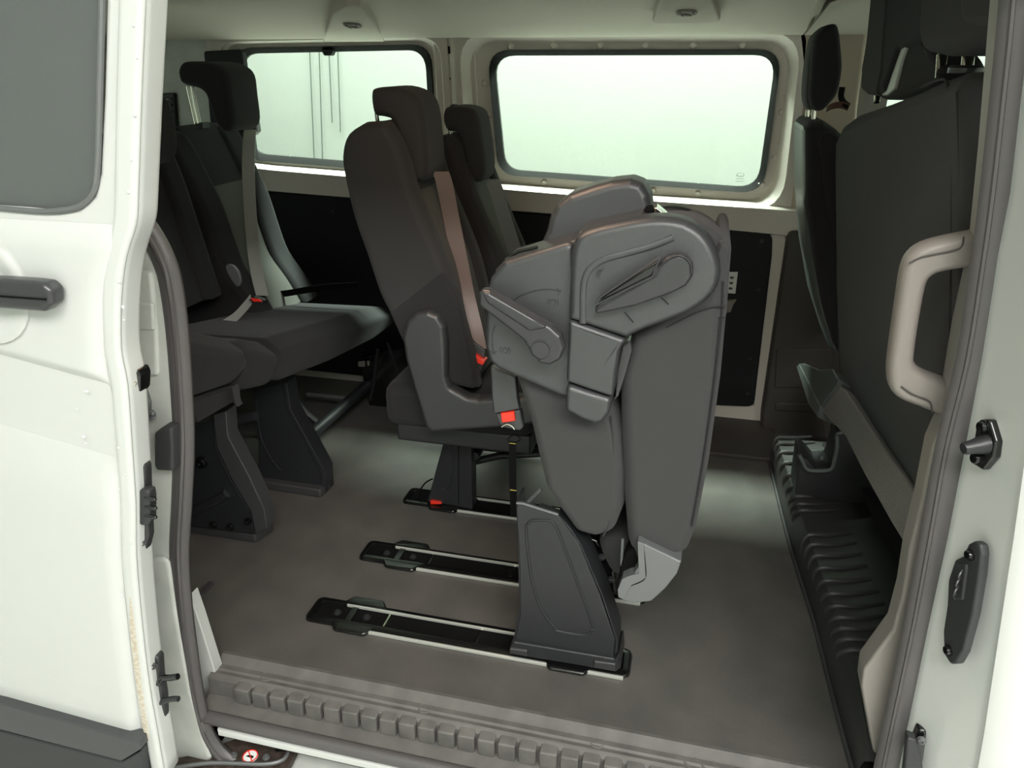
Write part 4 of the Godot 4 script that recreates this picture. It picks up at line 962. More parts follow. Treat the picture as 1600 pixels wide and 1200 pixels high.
func folded_seat():
	var t := thing("folded_seat", "charcoal single seat folded up and tipped forward, nearest the open door", "seat")
	# backrest hanging at the front, cushion behind it
	plate("backrest", t, fab_mid, rnd(L([-0.1215,0.7481,-1.335,-0.1036,0.8336,-1.335,-0.0435,0.8879,-1.335,0.0022,0.9445,-1.335,0.0278,0.9635,-1.335,0.0567,0.9573,-1.335,0.0636,0.9137,-1.335,0.0673,0.7541,-1.335,0.0642,0.5781,-1.335,0.0546,0.4213,-1.335,0.0429,0.3677,-1.335,0.0001,0.3345,-1.335,-0.0655,0.3228,-1.335,-0.0848,0.3745,-1.335,-0.0989,0.4815,-1.335,-0.1114,0.612,-1.335]), 0.014), Zd(0.36), 0.028, 0.05, 6)
	plate("backrest_edge", t, fab_mid, rnd(L([0.0263,0.9564,-1.34,0.033,0.9978,-1.34,0.0397,1.0161,-1.34,0.0527,1.0146,-1.34,0.0594,1.0015,-1.34,0.0611,0.9471,-1.34,0.0644,0.8765,-1.34,0.039,0.8745,-1.34]), 0.008), Zd(0.3), 0.006, 0.02, 4)
	plate("seat_cushion", t, fab_mid, rnd(L([-0.3446,0.7647,-1.34,-0.2048,0.7777,-1.34,-0.137,0.7041,-1.34,-0.1101,0.6239,-1.34,-0.0963,0.5389,-1.34,-0.0962,0.4481,-1.34,-0.1127,0.3857,-1.34,-0.1497,0.365,-1.34,-0.1939,0.3723,-1.34,-0.234,0.4268,-1.34,-0.2652,0.4771,-1.34,-0.2826,0.551,-1.34,-0.3022,0.6367,-1.34]), 0.03), Zd(0.34), 0.026, 0.05, 6)
	var m := M.new(); tube(m, cro(L([-0.1314,0.6621,-1.343,-0.124,0.592,-1.343,-0.1206,0.5039,-1.343,-0.1229,0.4186,-1.343,-0.1344,0.3801,-1.343]), 3), 0.0018, 6); obj("piping", m, fab, t)
	m = M.new(); tube(m, cro(L([-0.0397,0.8558,-1.333,0.0076,0.8863,-1.333,0.0343,0.8991,-1.333,0.0602,0.9046,-1.333]), 3), 0.0012, 6); obj("seam", m, fab_dk, t)
	m = M.new(); tube(m, cro(L([0.0513,0.947,-1.338,0.0555,0.8765,-1.338,0.0562,0.7388,-1.338,0.0518,0.5676,-1.338,0.0442,0.4376,-1.338]), 3), 0.0018, 6); obj("seam", m, fab_dk, t)
	plate("cushion_underside", t, fab, cr(L([-0.1516,0.3138,-1.42,-0.1169,0.3366,-1.42,-0.0809,0.3256,-1.42,-0.0701,0.2674,-1.42,-0.0745,0.2227,-1.42,-0.1109,0.2249,-1.42,-0.1344,0.256,-1.42]), 3), Zd(0.22), 0.02)
	# fabric gathered over the hinge at the top
	plate("fabric_fold", t, fab_mid, cr(L([-0.0624,1.0383,-1.36,-0.0465,1.0481,-1.36,-0.0079,1.0465,-1.36,0.0207,1.0333,-1.36,0.0417,1.0187,-1.36,0.0561,1.0059,-1.36,0.0603,0.988,-1.36,0.0519,0.9645,-1.36,0.0243,0.9974,-1.36]), 3), Zd(0.1), 0.01, 0.02)
	plate("fabric_fold", t, fab, cr(L([-0.0233,1.0309,-1.44,-0.0076,1.0363,-1.44,0.0164,1.0268,-1.44,0.034,1.0111,-1.44,0.0215,0.9986,-1.44,-0.0049,1.0068,-1.44]), 3), Zd(0.1), 0.008, 0.02)
	# plastic shell of the seat base, far hinge cover behind it
	plate("base_shell", t, pla, rnd(L([-0.3046,0.9559,-1.43,-0.2874,0.9996,-1.43,-0.2804,1.0295,-1.43,-0.2684,1.0518,-1.43,-0.2419,1.072,-1.43,-0.2,1.0876,-1.43,-0.1647,1.0982,-1.43,-0.1296,1.1028,-1.43,-0.1069,1.0955,-1.43,-0.0939,1.0753,-1.43,-0.0886,1.0498,-1.43,-0.0954,1.0294,-1.43,-0.2259,0.9616,-1.43]), 0.012), Zd(0.1), 0.016, 0.022, 5)
	plate("far_hinge_cover", t, pla_dk, cr(L([-0.1036,1.0013,-1.66,-0.0775,1.0161,-1.66,-0.0373,1.0164,-1.66,-0.0015,1.0031,-1.66,0.0244,0.9826,-1.66,0.0442,0.9453,-1.66,0.0473,0.8895,-1.66,-0.0341,0.8845,-1.66,-0.0935,0.9379,-1.66]), 3), Zd(0.04), 0.012)
	plate("shell_top", t, pla, L([-0.3637,0.9414,-1.33,-0.3451,0.962,-1.33,-0.2155,1.0071,-1.33,-0.2057,1.0236,-1.33,-0.1001,1.0533,-1.33,-0.0883,1.0428,-1.33,-0.2099,0.9794,-1.33,-0.3539,0.9224,-1.33]), Zd(0.12), 0.01)
	m = M.new(); tube(m, L([-0.3491,0.9596,-1.36,-0.3242,0.9744,-1.36,-0.2874,0.9849,-1.36]), 0.003, 6); obj("slot_edge", m, gloss, t)
	plate("hinge_slot", t, ink, rnd(L([-0.1045,1.045,-1.4,-0.0972,1.0569,-1.4,-0.0857,1.0562,-1.4,-0.0824,1.0437,-1.4,-0.091,1.034,-1.4]), 0.004), Zd(0.05), 0.003)
	plate("hinge_tab", t, chrome, L([-0.0812,1.0576,-1.4,-0.0768,1.0601,-1.4,-0.0562,1.0449,-1.4,-0.0638,1.0399,-1.4]), Zd(0.04), 0.002)
	# side covers
	var bc := plate("base_cover", t, pla, rnd(L([-0.379,0.8824,-1.315,-0.3684,0.9303,-1.315,-0.3412,0.9634,-1.315,-0.213,1.0092,-1.315,-0.1976,0.8638,-1.315,-0.1981,0.7016,-1.315,-0.2333,0.706,-1.315,-0.2895,0.7259,-1.315,-0.355,0.7504,-1.315,-0.373,0.7648,-1.315,-0.3803,0.7974,-1.315]), 0.014), Zd(0.06), 0.012, 0.012, 4)
	var hc := plate("hinge_cover", t, pla, rnd(cro(L([-0.2149,0.8704,-1.29,-0.2147,0.9422,-1.29,-0.2137,0.9839,-1.29,-0.2089,1.0114,-1.29,-0.1982,1.0265,-1.29,-0.1697,1.0389,-1.29,-0.1309,1.0495,-1.29,-0.0926,1.0583,-1.29,-0.0547,1.0616,-1.29,-0.0185,1.0558,-1.29,0.0124,1.036,-1.29,0.0343,1.0049,-1.29,0.0441,0.9704,-1.29,0.0361,0.9362,-1.29,0.0059,0.9042,-1.29,-0.0402,0.8783,-1.29,-0.0814,0.8582,-1.29,-0.1077,0.8414,-1.29]), 4), 0.003, 2), Zd(0.07), 0.014, 0.02, 5)
	plate("hinge_cover_middle", t, pla, rnd(L([-0.2126,0.8706,-1.29,-0.1593,0.8554,-1.29,-0.1076,0.8402,-1.29,-0.118,0.8195,-1.29,-0.1226,0.7764,-1.29,-0.1258,0.7244,-1.29,-0.1708,0.7353,-1.29,-0.215,0.7478,-1.29]), 0.006), Zd(0.065), 0.009, 0.01, 4)
	plate("hinge_cover_tip", t, pla, rnd(L([-0.2149,0.7439,-1.29,-0.1706,0.7314,-1.29,-0.1268,0.7216,-1.29,-0.1312,0.6894,-1.29,-0.1436,0.6704,-1.29,-0.1581,0.6646,-1.29,-0.1868,0.6735,-1.29,-0.2157,0.6878,-1.29]), 0.012), Zd(0.065), 0.01, 0.012, 4)
	m = M.new(); sweep(m, cro(L([-0.1868,0.8661,-1.2915,-0.1884,0.9082,-1.2915,-0.1874,0.9436,-1.2915,-0.1781,0.9674,-1.2915,-0.1531,0.986,-1.2915,-0.1096,1.0008,-1.2915,-0.0725,1.0139,-1.2915,-0.0395,1.0299,-1.2915]), 4), circ(0.007, 10, 0.004), Vector3(0, 0, 1)); obj("ridge", m, pla, hc)
	plate("catch_plate", t, pla_gl, rnd(L([-0.1175,0.8152,-1.33,-0.1027,0.8266,-1.33,-0.0979,0.8068,-1.33,-0.1069,0.7581,-1.33,-0.1188,0.7104,-1.33,-0.128,0.6986,-1.33,-0.1262,0.7562,-1.33]), 0.004), Zd(0.04), 0.004)
	# levers
	var l1 := plate("lever", t, pla_gl, rnd(L([-0.3755,0.9177,-1.262,-0.3694,0.924,-1.262,-0.355,0.9227,-1.262,-0.2886,0.888,-1.262,-0.2389,0.863,-1.262,-0.2221,0.8474,-1.262,-0.2145,0.8235,-1.262,-0.2233,0.8003,-1.262,-0.2421,0.7884,-1.262,-0.2613,0.7904,-1.262,-0.2784,0.809,-1.262,-0.2906,0.8316,-1.262,-0.3123,0.8471,-1.262,-0.3772,0.8934,-1.262]), 0.008), Zd(0.03), 0.008, 0.011, 4)
	plate("finger_rib", l1, pla_gl, rnd(L([-0.3683,0.9217,-1.258,-0.3539,0.9203,-1.258,-0.2735,0.8784,-1.258,-0.2451,0.8638,-1.258,-0.2638,0.8574,-1.258,-0.2803,0.8536,-1.258,-0.359,0.9008,-1.258]), 0.006), Zd(0.012), 0.006, 0.006)
	m = M.new(); lathe(m, L([-0.2586,0.8188,-1.264])[0], Vector3(0, 0, 1), [[0.0195, 0], [0.0195, 0.003], [0.018, 0.0035], [0.0178, 0.001], [0.0165, 0.001], [0.016, 0.004]], 28); obj("pivot_cap", m, pla_gl, l1)
	var l2 := plate("lever", t, pla_gl, rnd(L([-0.1642,0.8999,-1.262,-0.1583,0.919,-1.262,-0.0989,0.9618,-1.262,-0.0601,0.9896,-1.262,-0.0463,1.0024,-1.262,-0.0301,1.0087,-1.262,-0.0132,1.0054,-1.262,-0.0026,0.992,-1.262,-0.0008,0.9725,-1.262,-0.0107,0.9543,-1.262,-0.0349,0.9392,-1.262,-0.0957,0.912,-1.262,-0.1594,0.8932,-1.262]), 0.01), Zd(0.028), 0.007, 0.01, 4)
	plate("finger_pocket", l2, gloss, rnd(L([-0.159,0.9147,-1.2605,-0.1495,0.9281,-1.2605,-0.0604,0.9954,-1.2605,-0.0556,1.0012,-1.2605,-0.0596,0.9846,-1.2605,-0.0691,0.9697,-1.2605,-0.1557,0.9173,-1.2605]), 0.004), Zd(0.008), 0.003, 0.003)
	for q in [L([-0.161,0.9139,-1.259,-0.1537,0.9271,-1.259,-0.0577,1.0025,-1.259]), L([-0.0577,1.0025,-1.259,-0.0678,0.9679,-1.259,-0.1609,0.9127,-1.259])]:
		m = M.new(); tube(m, q, 0.0022, 8); obj("pocket_edge", m, pla_gl, l2)
	m = M.new(); tube(m, cro(L([-0.1574,0.9057,-1.26,-0.0687,0.9643,-1.26,-0.0607,0.9714,-1.26,-0.0517,0.9917,-1.26,-0.0379,1.0034,-1.26,-0.0235,1.0064,-1.26,-0.0081,0.9965,-1.26,-0.0033,0.9773,-1.26]), 3), 0.0012, 6); obj("edge_line", m, pla_gl, l2)
	# raised signs: arrows and small round symbols
	m = M.new(); tube(m, cro(L([-0.3228,0.8917,-1.3145,-0.3069,0.9039,-1.3145,-0.2791,0.9145,-1.3145,-0.2551,0.9185,-1.3145,-0.236,0.9162,-1.3145]), 4), 0.0012, 6); obj("arrow", m, pla_gl, bc)
	m = M.new(); tube(m, L([-0.2421,0.9218,-1.3145,-0.2336,0.9164,-1.3145,-0.2382,0.91,-1.3145]), 0.0012, 6); obj("arrow_head", m, pla_gl, bc)
	m = M.new(); tube(m, cro(L([-0.3593,0.8384,-1.3145,-0.3645,0.8185,-1.3145,-0.3647,0.7989,-1.3145,-0.3623,0.7846,-1.3145]), 4), 0.0012, 6); obj("arrow", m, pla_gl, bc)
	m = M.new(); tube(m, L([-0.3674,0.7868,-1.3145,-0.3624,0.7806,-1.3145,-0.3572,0.7877,-1.3145]), 0.0012, 6); obj("arrow_head", m, pla_gl, bc)
	for c in [L([-0.2474,0.8935,-1.3145])[0], L([-0.3393,0.7907,-1.3145])[0]]:
		for k in 3:
			var a := PackedVector3Array()
			for i in 13:
				var g: float = [0.0, PI * 0.75, -PI * 0.25][k] + (TAU if k == 0 else PI * 0.5) * i / 12.0
				a.append(c + Vector3(cos(g), sin(g), 0) * (0.0055 if k == 0 else 0.01))
			m = M.new(); tube(m, a, 0.0008, 5); obj("round_symbol", m, pla_gl, bc)
	var c2: Vector3 = L([-0.1554,0.9601,-1.285])[0]
	for k in 2:
		var a := PackedVector3Array()
		for i in 9: a.append(c2 + Vector3(cos(PI * 0.4 + i * 0.35) * (0.009 - 0.004 * k), sin(PI * 0.4 + i * 0.35) * (0.009 - 0.004 * k) + 0.003 * k, 0))
		m = M.new(); tube(m, a, 0.0008, 5); obj("round_symbol", m, pla_gl, hc)
	for q in [L([-0.1126,0.8944,-1.285,-0.0957,0.8767,-1.285]), L([-0.0513,0.9258,-1.285,-0.0373,0.9141,-1.285])]:
		m = M.new(); tube(m, q, 0.0008, 5); obj("tick_mark", m, ink, hc)
	# grey hook shoe at the lower end of the backrest
	var shoe := plate("floor_hook", t, silver, rnd(L([-0.0606,0.3985,-1.315,-0.0487,0.3958,-1.315,0.0311,0.364,-1.315,0.0248,0.3326,-1.315,0.0047,0.2915,-1.315,-0.0216,0.2533,-1.315,-0.0585,0.2409,-1.315,-0.0832,0.2446,-1.315,-0.088,0.2823,-1.315,-0.069,0.3024,-1.315,-0.0519,0.3461,-1.315]), 0.003), Zd(0.06), 0.003, 0.006)
	plate("hook_edge", shoe, silver, rnd(L([-0.0604,0.4006,-1.312,-0.0472,0.3966,-1.312,-0.0376,0.3137,-1.312,-0.0462,0.3039,-1.312,-0.0665,0.2886,-1.312,-0.0789,0.2478,-1.312,-0.0915,0.2538,-1.312,-0.0939,0.2718,-1.312,-0.0861,0.3014,-1.312,-0.072,0.3122,-1.312,-0.0527,0.3223,-1.312]), 0.002), Zd(0.05), 0.001)
	m = M.new(); tube(m, cro(L([-0.0485,0.3953,-1.3135,-0.0415,0.349,-1.3135,-0.038,0.3174,-1.3135,-0.0449,0.303,-1.3135,-0.0666,0.2874,-1.3135]), 3), 0.0012, 6); obj("seam", m, ink, shoe)
	plate("hook_jaw", t, ink, cr(L([-0.0903,0.3213,-1.34,-0.0813,0.3523,-1.34,-0.0631,0.3619,-1.34,-0.0529,0.328,-1.34,-0.0566,0.3026,-1.34,-0.0747,0.2876,-1.34,-0.0915,0.2455,-1.34,-0.0979,0.2614,-1.34]), 3), Zd(0.05), 0.006)
	m = M.new(); tube(m, L([-0.0931,0.3758,-1.35,-0.0923,0.3138,-1.35,-0.0868,0.2897,-1.35]), 0.003, 6); obj("cable", m, silver, t)
	# front leg on the rail, second leg behind it
	var leg := plate("leg", t, steel, rnd(L([-0.326,0.4116,-1.352,-0.3232,0.4314,-1.352,-0.2332,0.4147,-1.352,-0.2071,0.3751,-1.352,-0.1852,0.3459,-1.352,-0.1337,0.2195,-1.352,-0.0949,0.102,-1.352,-0.0959,0.0384,-1.352,-0.3315,0.0356,-1.352,-0.3163,0.1294,-1.352,-0.3184,0.2721,-1.352]), 0.006), Zd(0.012), 0.004)
	m = M.new()
	tube(m, cr(L([-0.3029,0.3595,-1.352,-0.2973,0.3802,-1.352,-0.2889,0.3897,-1.352,-0.2551,0.3951,-1.352,-0.2409,0.3876,-1.352,-0.2201,0.3401,-1.352,-0.1489,0.1417,-1.352,-0.148,0.12,-1.352,-0.1663,0.1015,-1.352,-0.2255,0.1,-1.352,-0.2347,0.1092,-1.352,-0.2669,0.1577,-1.352,-0.2902,0.2424,-1.352]), 3), 0.0032, 8, true); obj("pressed_outline", m, steel, leg)
	plate("leg_flange", leg, steel, L([-0.2337,0.4127,-1.355,-0.205,0.38,-1.355,-0.1815,0.3445,-1.355,-0.1283,0.2182,-1.355,-0.0894,0.1006,-1.355,-0.0858,0.036,-1.355,-0.0961,0.0356,-1.355,-0.0951,0.0993,-1.355,-0.134,0.2171,-1.355,-0.1856,0.3438,-1.355,-0.2104,0.3759,-1.355]), Zd(0.075), 0.003)
	plate("leg_flange", leg, steel, L([-0.3268,0.429,-1.355,-0.3197,0.4333,-1.355,-0.3132,0.2709,-1.355,-0.3109,0.1281,-1.355,-0.326,0.0342,-1.355,-0.3338,0.0363,-1.355,-0.3186,0.145,-1.355,-0.3221,0.3038,-1.355]), Zd(0.06), 0.002)
	m = M.new(); tube(m, L([-0.3246,0.428,-1.352,-0.3091,0.4287,-1.352,-0.2332,0.4131,-1.352]), 0.003, 6); obj("bright_edge", m, silver, leg)
	var ft := plate("foot", t, steel, rnd(L([-0.3383,0.0159,-1.342,-0.3352,0.0436,-1.342,-0.3275,0.0549,-1.342,-0.0927,0.0558,-1.342,-0.0822,0.0767,-1.342,-0.0769,0.033,-1.342,-0.0878,0.0191,-1.342]), 0.003), Zd(0.085), 0.004)
	for q in [L([-0.3368,0.039,-1.336,-0.2938,0.0408,-1.336,-0.2951,0.0213,-1.336,-0.3368,0.0217,-1.336]), L([-0.1381,0.0453,-1.336,-0.0886,0.0472,-1.336,-0.0888,0.0245,-1.336,-0.1401,0.024,-1.336])]:
		plate("foot_clamp", ft, pla_gl, rnd(q, 0.004), Zd(0.05), 0.004)
	plate("leg", t, pla_dk, L([-0.335,0.2301,-1.63,-0.2503,0.2045,-1.63,-0.2233,0.1498,-1.63,-0.0774,0.0649,-1.63,-0.0739,0.01,-1.63,-0.3676,0.009,-1.63,-0.3473,0.1085,-1.63]), Zd(0.05), 0.004)
	plate("foot", t, gloss, L([-0.3742,0.0279,-1.62,-0.0707,0.0267,-1.62,-0.0697,0.0103,-1.62,-0.3741,0.0025,-1.62]), Zd(0.08), 0.003)
	plate("frame_tube", t, gloss, rnd(L([-0.2147,0.3093,-1.45,-0.1547,0.2912,-1.45,-0.1152,0.2379,-1.45,-0.1029,0.1489,-1.45,-0.1562,0.1573,-1.45,-0.198,0.2591,-1.45]), 0.01), Zd(0.12), 0.008)
	for p in L([-0.1821,0.314,-1.43,-0.1434,0.2649,-1.43,-0.1185,0.207,-1.43]): bolt(t, p, Vector3(0, 0, 1), 0.007, steel)
	m = M.new(); tube(m, L([-0.3171,0.3932,-1.4,-0.28,0.4415,-1.4]), 0.0045, 8); obj("gas_strut", m, silver, t)
	m = M.new(); tube(m, L([-0.2065,0.335,-1.38,-0.2102,0.3628,-1.38]), 0.004, 8); obj("lock_pin", m, silver, t)
	# buckle with its sleeve and the strap that hangs from it
	var bk := plate("buckle_sleeve", t, pla, rnd(L([-0.3931,0.7206,-1.4,-0.3383,0.7001,-1.4,-0.3354,0.6568,-1.4,-0.3298,0.6278,-1.4,-0.3873,0.6108,-1.4,-0.3911,0.6508,-1.4]), 0.004), Zd(0.018), 0.004)
	plate("buckle", t, pla, rnd(L([-0.3844,0.6088,-1.405,-0.3296,0.6256,-1.405,-0.3223,0.5842,-1.405,-0.3307,0.574,-1.405,-0.3704,0.5784,-1.405,-0.3789,0.5897,-1.405]), 0.005), Zd(0.02), 0.005)
	plate("red_button", t, red, rnd(L([-0.3717,0.6141,-1.4,-0.3423,0.6219,-1.4,-0.3395,0.5997,-1.4,-0.369,0.5917,-1.4]), 0.002), Zd(0.012), 0.002)
	m = M.new(); tube(m, cro(L([-0.3691,0.5825,-1.4,-0.3577,0.59,-1.4,-0.3465,0.5867,-1.4,-0.3408,0.5798,-1.4]), 3), 0.0018, 6); obj("tongue_slot", m, chrome, t)
	m = M.new(); tube(m, cr(L([-0.3626,0.539,-1.43,-0.351,0.5499,-1.43,-0.338,0.5468,-1.43,-0.3365,0.5391,-1.43,-0.3481,0.5329,-1.43,-0.3597,0.5331,-1.43]), 3), 0.0014, 6, true); obj("wire_loop", m, ink, t)
	m = M.new(); strap(m, cro(L([-0.3574,0.5233,-1.45,-0.3573,0.4415,-1.45,-0.3558,0.3825,-1.45,-0.3542,0.329,-1.45]), 4), Vector3(0.008, 0, 0), 0.003); obj("strap", m, ink, t)
	for p in L([-0.3566,0.52,-1.447,-0.3551,0.3998,-1.447]):
		m = M.new(); box(m, p, Vector3(0.015, 0.002, 0.002), 0.0005); obj("yellow_stitch", m, mat(Color(0.6, 0.55, 0.25), 0.7), t)

func middle_seats():
	var t := thing("double_seat", "dark double seat standing upright in the middle row", "seat")
	# near place
	seat_back(t, L([-0.7624,1.1709,-1.78,-0.7394,1.145,-1.78,-0.7163,1.0936,-1.78,-0.6901,0.9967,-1.78,-0.6508,0.9035,-1.78,-0.6089,0.7974,-1.78,-0.5843,0.7019,-1.78,-0.5542,0.58,-1.78,-0.5382,0.4891,-1.78]), L([-0.8142,1.1671,-1.78,-0.8605,1.1396,-1.78,-0.88,1.097,-1.78,-0.8813,1.0477,-1.78,-0.8636,0.937,-1.78,-0.8346,0.8392,-1.78,-0.8065,0.7379,-1.78,-0.775,0.6694,-1.78,-0.7275,0.5452,-1.78]), -2.1, fab, 0.37)
	headrest(t, L([-0.8232,1.2105,-1.85,-0.8214,1.2328,-1.85,-0.8121,1.2431,-1.85,-0.7613,1.2464,-1.85,-0.7155,1.2322,-1.85,-0.6922,1.2001,-1.85,-0.684,1.13,-1.85,-0.6824,1.0576,-1.85,-0.6927,1.0242,-1.85,-0.717,1.0218,-1.85,-0.7358,1.056,-1.85,-0.7527,1.1178,-1.85,-0.7701,1.1662,-1.85,-0.795,1.1764,-1.85,-0.817,1.1806,-1.85]), 0.17, fab, [L([-0.8498,1.1806,-1.95,-0.846,1.1343,-1.95])])
	plate("lower_side_panel", t, fab_dk, rnd(L([-0.7739,0.6898,-1.772,-0.6229,0.812,-1.772,-0.5824,0.7389,-1.772,-0.5517,0.5833,-1.772,-0.5412,0.4922,-1.772,-0.6166,0.5031,-1.772,-0.7232,0.5673,-1.772]), 0.01), Zd(0.05), 0.012)
	# far place
	seat_back(t, L([-0.7301,1.1082,-2.16,-0.7021,1.077,-2.16,-0.6843,1.0203,-2.16,-0.638,0.9025,-2.16,-0.5978,0.8074,-2.16,-0.5546,0.708,-2.16,-0.5244,0.609,-2.16]), L([-0.7829,1.1018,-2.16,-0.8243,1.0652,-2.16,-0.8327,0.9827,-2.16,-0.815,0.8507,-2.16,-0.7693,0.7146,-2.16,-0.7423,0.5928,-2.16]), -2.5, fab, 0.32)
	headrest(t, L([-0.7559,1.1435,-2.2,-0.7529,1.1716,-2.2,-0.7388,1.184,-2.2,-0.6923,1.1846,-2.2,-0.6543,1.1678,-2.2,-0.64,1.1102,-2.2,-0.6299,1.0171,-2.2,-0.6403,0.9782,-2.2,-0.6661,0.9773,-2.2,-0.6827,1.0284,-2.2,-0.6971,1.0823,-2.2,-0.7139,1.1123,-2.2,-0.7431,1.1171,-2.2]), 0.15, fab, [L([-0.7598,1.1162,-2.28,-0.7529,1.0793,-2.28])])
	m_guide(t, [L([-0.8087,1.1629,-2.42,-0.804,1.1744,-2.42,-0.7953,1.1802,-2.42,-0.7848,1.1766,-2.42,-0.7831,1.1632,-2.42])])
	plate("seat_cushion", t, fab_dk, rnd(L([-0.83, 0.33, -1.81, -0.83, 0.46, -1.81, -0.42, 0.49, -1.81, -0.38, 0.46, -1.81, -0.39, 0.34, -1.81]), 0.04), Zd(0.68), 0.03, 0.04, 5)
	# belts over the two backs
	var m := M.new(); strap(m, cro(L([-0.6715,1.0385,-1.93,-0.6619,1.011,-1.93,-0.6485,0.9364,-1.93,-0.622,0.83,-1.91,-0.5951,0.7215,-1.89,-0.5644,0.633,-1.86,-0.55,0.584,-1.845]), 4), Vector3(0.021, 0, -0.006), 0.002); obj("seat_belt", m, webbing_warm, t)
	m = M.new(); strap(m, cro(L([-0.6344,0.9705,-2.3,-0.6183,0.9323,-2.3,-0.5879,0.8348,-2.3,-0.5566,0.7448,-2.3,-0.5376,0.7045,-2.3]), 4), Vector3(0.022, 0, -0.006), 0.002); obj("seat_belt", m, webbing_dk, t)
	# moulded side cover
	plate("side_cover", t, pla, rnd(L([-0.7323,0.6344,-1.745,-0.7171,0.6799,-1.745,-0.691,0.7046,-1.745,-0.6573,0.7123,-1.745,-0.6283,0.7008,-1.745,-0.6121,0.6727,-1.745,-0.6086,0.6238,-1.745,-0.6119,0.5332,-1.745,-0.6023,0.5028,-1.745,-0.5583,0.4795,-1.745,-0.5282,0.4772,-1.745,-0.4318,0.4931,-1.745,-0.3634,0.5005,-1.745,-0.3658,0.4226,-1.745,-0.4495,0.4013,-1.745,-0.6607,0.3622,-1.745,-0.6805,0.3775,-1.745,-0.7004,0.4604,-1.745,-0.727,0.5735,-1.745]), 0.012), Zd(0.05), 0.013, 0.018, 5)
	# buckle
	var b := plate("buckle", t, pla_dk, rnd(L([-0.6156,0.4947,-1.83,-0.5805,0.5644,-1.83,-0.53,0.5467,-1.83,-0.5683,0.4589,-1.83,-0.5884,0.4704,-1.83,-0.6032,0.4766,-1.83]), 0.004), Zd(0.025), 0.004)
	plate("red_button", b, red, rnd(L([-0.5789,0.5683,-1.825,-0.5641,0.5808,-1.825,-0.5517,0.5708,-1.825,-0.5267,0.5564,-1.825,-0.5341,0.5445,-1.825,-0.5557,0.5518,-1.825]), 0.003), Zd(0.03), 0.002)
	plate("tongue", b, pla, rnd(L([-0.5809,0.5998,-1.84,-0.5697,0.6155,-1.84,-0.5591,0.6017,-1.84,-0.5305,0.582,-1.84,-0.5327,0.5557,-1.84,-0.5526,0.5633,-1.84,-0.576,0.5779,-1.84]), 0.003), Zd(0.008), 0.002)
	# legs
	var leg := plate("leg", t, steel, L([-0.6851,0.268,-1.935,-0.6464,0.2684,-1.935,-0.654,0.0092,-1.935,-0.7588,0.0124,-1.935,-0.7462,0.0521,-1.935,-0.721,0.1434,-1.935]), Zd(0.014), 0.004)
	plate("leg_flange", leg, steel, L([-0.6448,0.271,-1.93,-0.6023,0.2805,-1.93,-0.6061,0.0102,-1.93,-0.6524,0.0126,-1.93]), Zd(0.05), 0.004)
	m = M.new(); tube(m, cro(L([-0.6635,0.2319,-1.934,-0.669,0.1283,-1.934,-0.6856,0.0708,-1.934,-0.7067,0.0724,-1.934]), 3), 0.002, 6); obj("pressed_line", m, steel, leg)
	plate("foot", t, gloss, rnd(L([-0.8168,-0.0101,-1.93,-0.7983,0.0095,-1.93,-0.6061,0.0102,-1.93,-0.6023,-0.0081,-1.93,-0.6533,-0.0208,-1.93]), 0.002), Zd(0.075), 0.003)
	plate("release_tab", t, red, rnd(L([-0.7439,0.023,-1.925,-0.7162,0.0225,-1.925,-0.7057,0.017,-1.925,-0.7423,0.0114,-1.925]), 0.001), Zd(0.02), 0.001)
	m = M.new(); tube(m, cro(L([-0.7906,0.0081,-1.95,-0.7869,0.0373,-1.95,-0.7679,0.0707,-1.95,-0.7412,0.0908,-1.95]), 3), 0.0025, 6); obj("release_wire", m, ink, t)
	plate("leg", t, pla_dk, L([-0.7242,0.0549,-2.36,-0.584,0.0719,-2.36,-0.5693,-0.1283,-2.36,-0.6829,-0.1278,-2.36]), Zd(0.05), 0.004)
	plate("foot", t, gloss, L([-0.76, 0.012, -2.36, -0.5, 0.012, -2.36, -0.5, 0.03, -2.36, -0.76, 0.03, -2.36]), Zd(0.08), 0.003)
	m = M.new(); tube(m, L([-0.6, 0.19, -1.95, -0.59, 0.19, -2.38]), 0.014, 10); obj("cross_tube", m, steel, t)
	m = M.new(); tube(m, L([-0.6243,0.1394,-2,-0.5361,0.1739,-2,-0.394,0.2013,-2]), 0.012, 10); obj("side_tube", m, steel, t)
	plate("seat_frame", t, pla_dk, L([-0.8, 0.28, -1.83, -0.4, 0.28, -1.83, -0.4, 0.34, -1.83, -0.8, 0.34, -1.83]), Zd(0.62), 0.01)

func m_guide(t: Node3D, loops: Array):
	for l in loops: plate("belt_guide", t, pla_dk, cr(l, 2), Zd(0.04), 0.004)

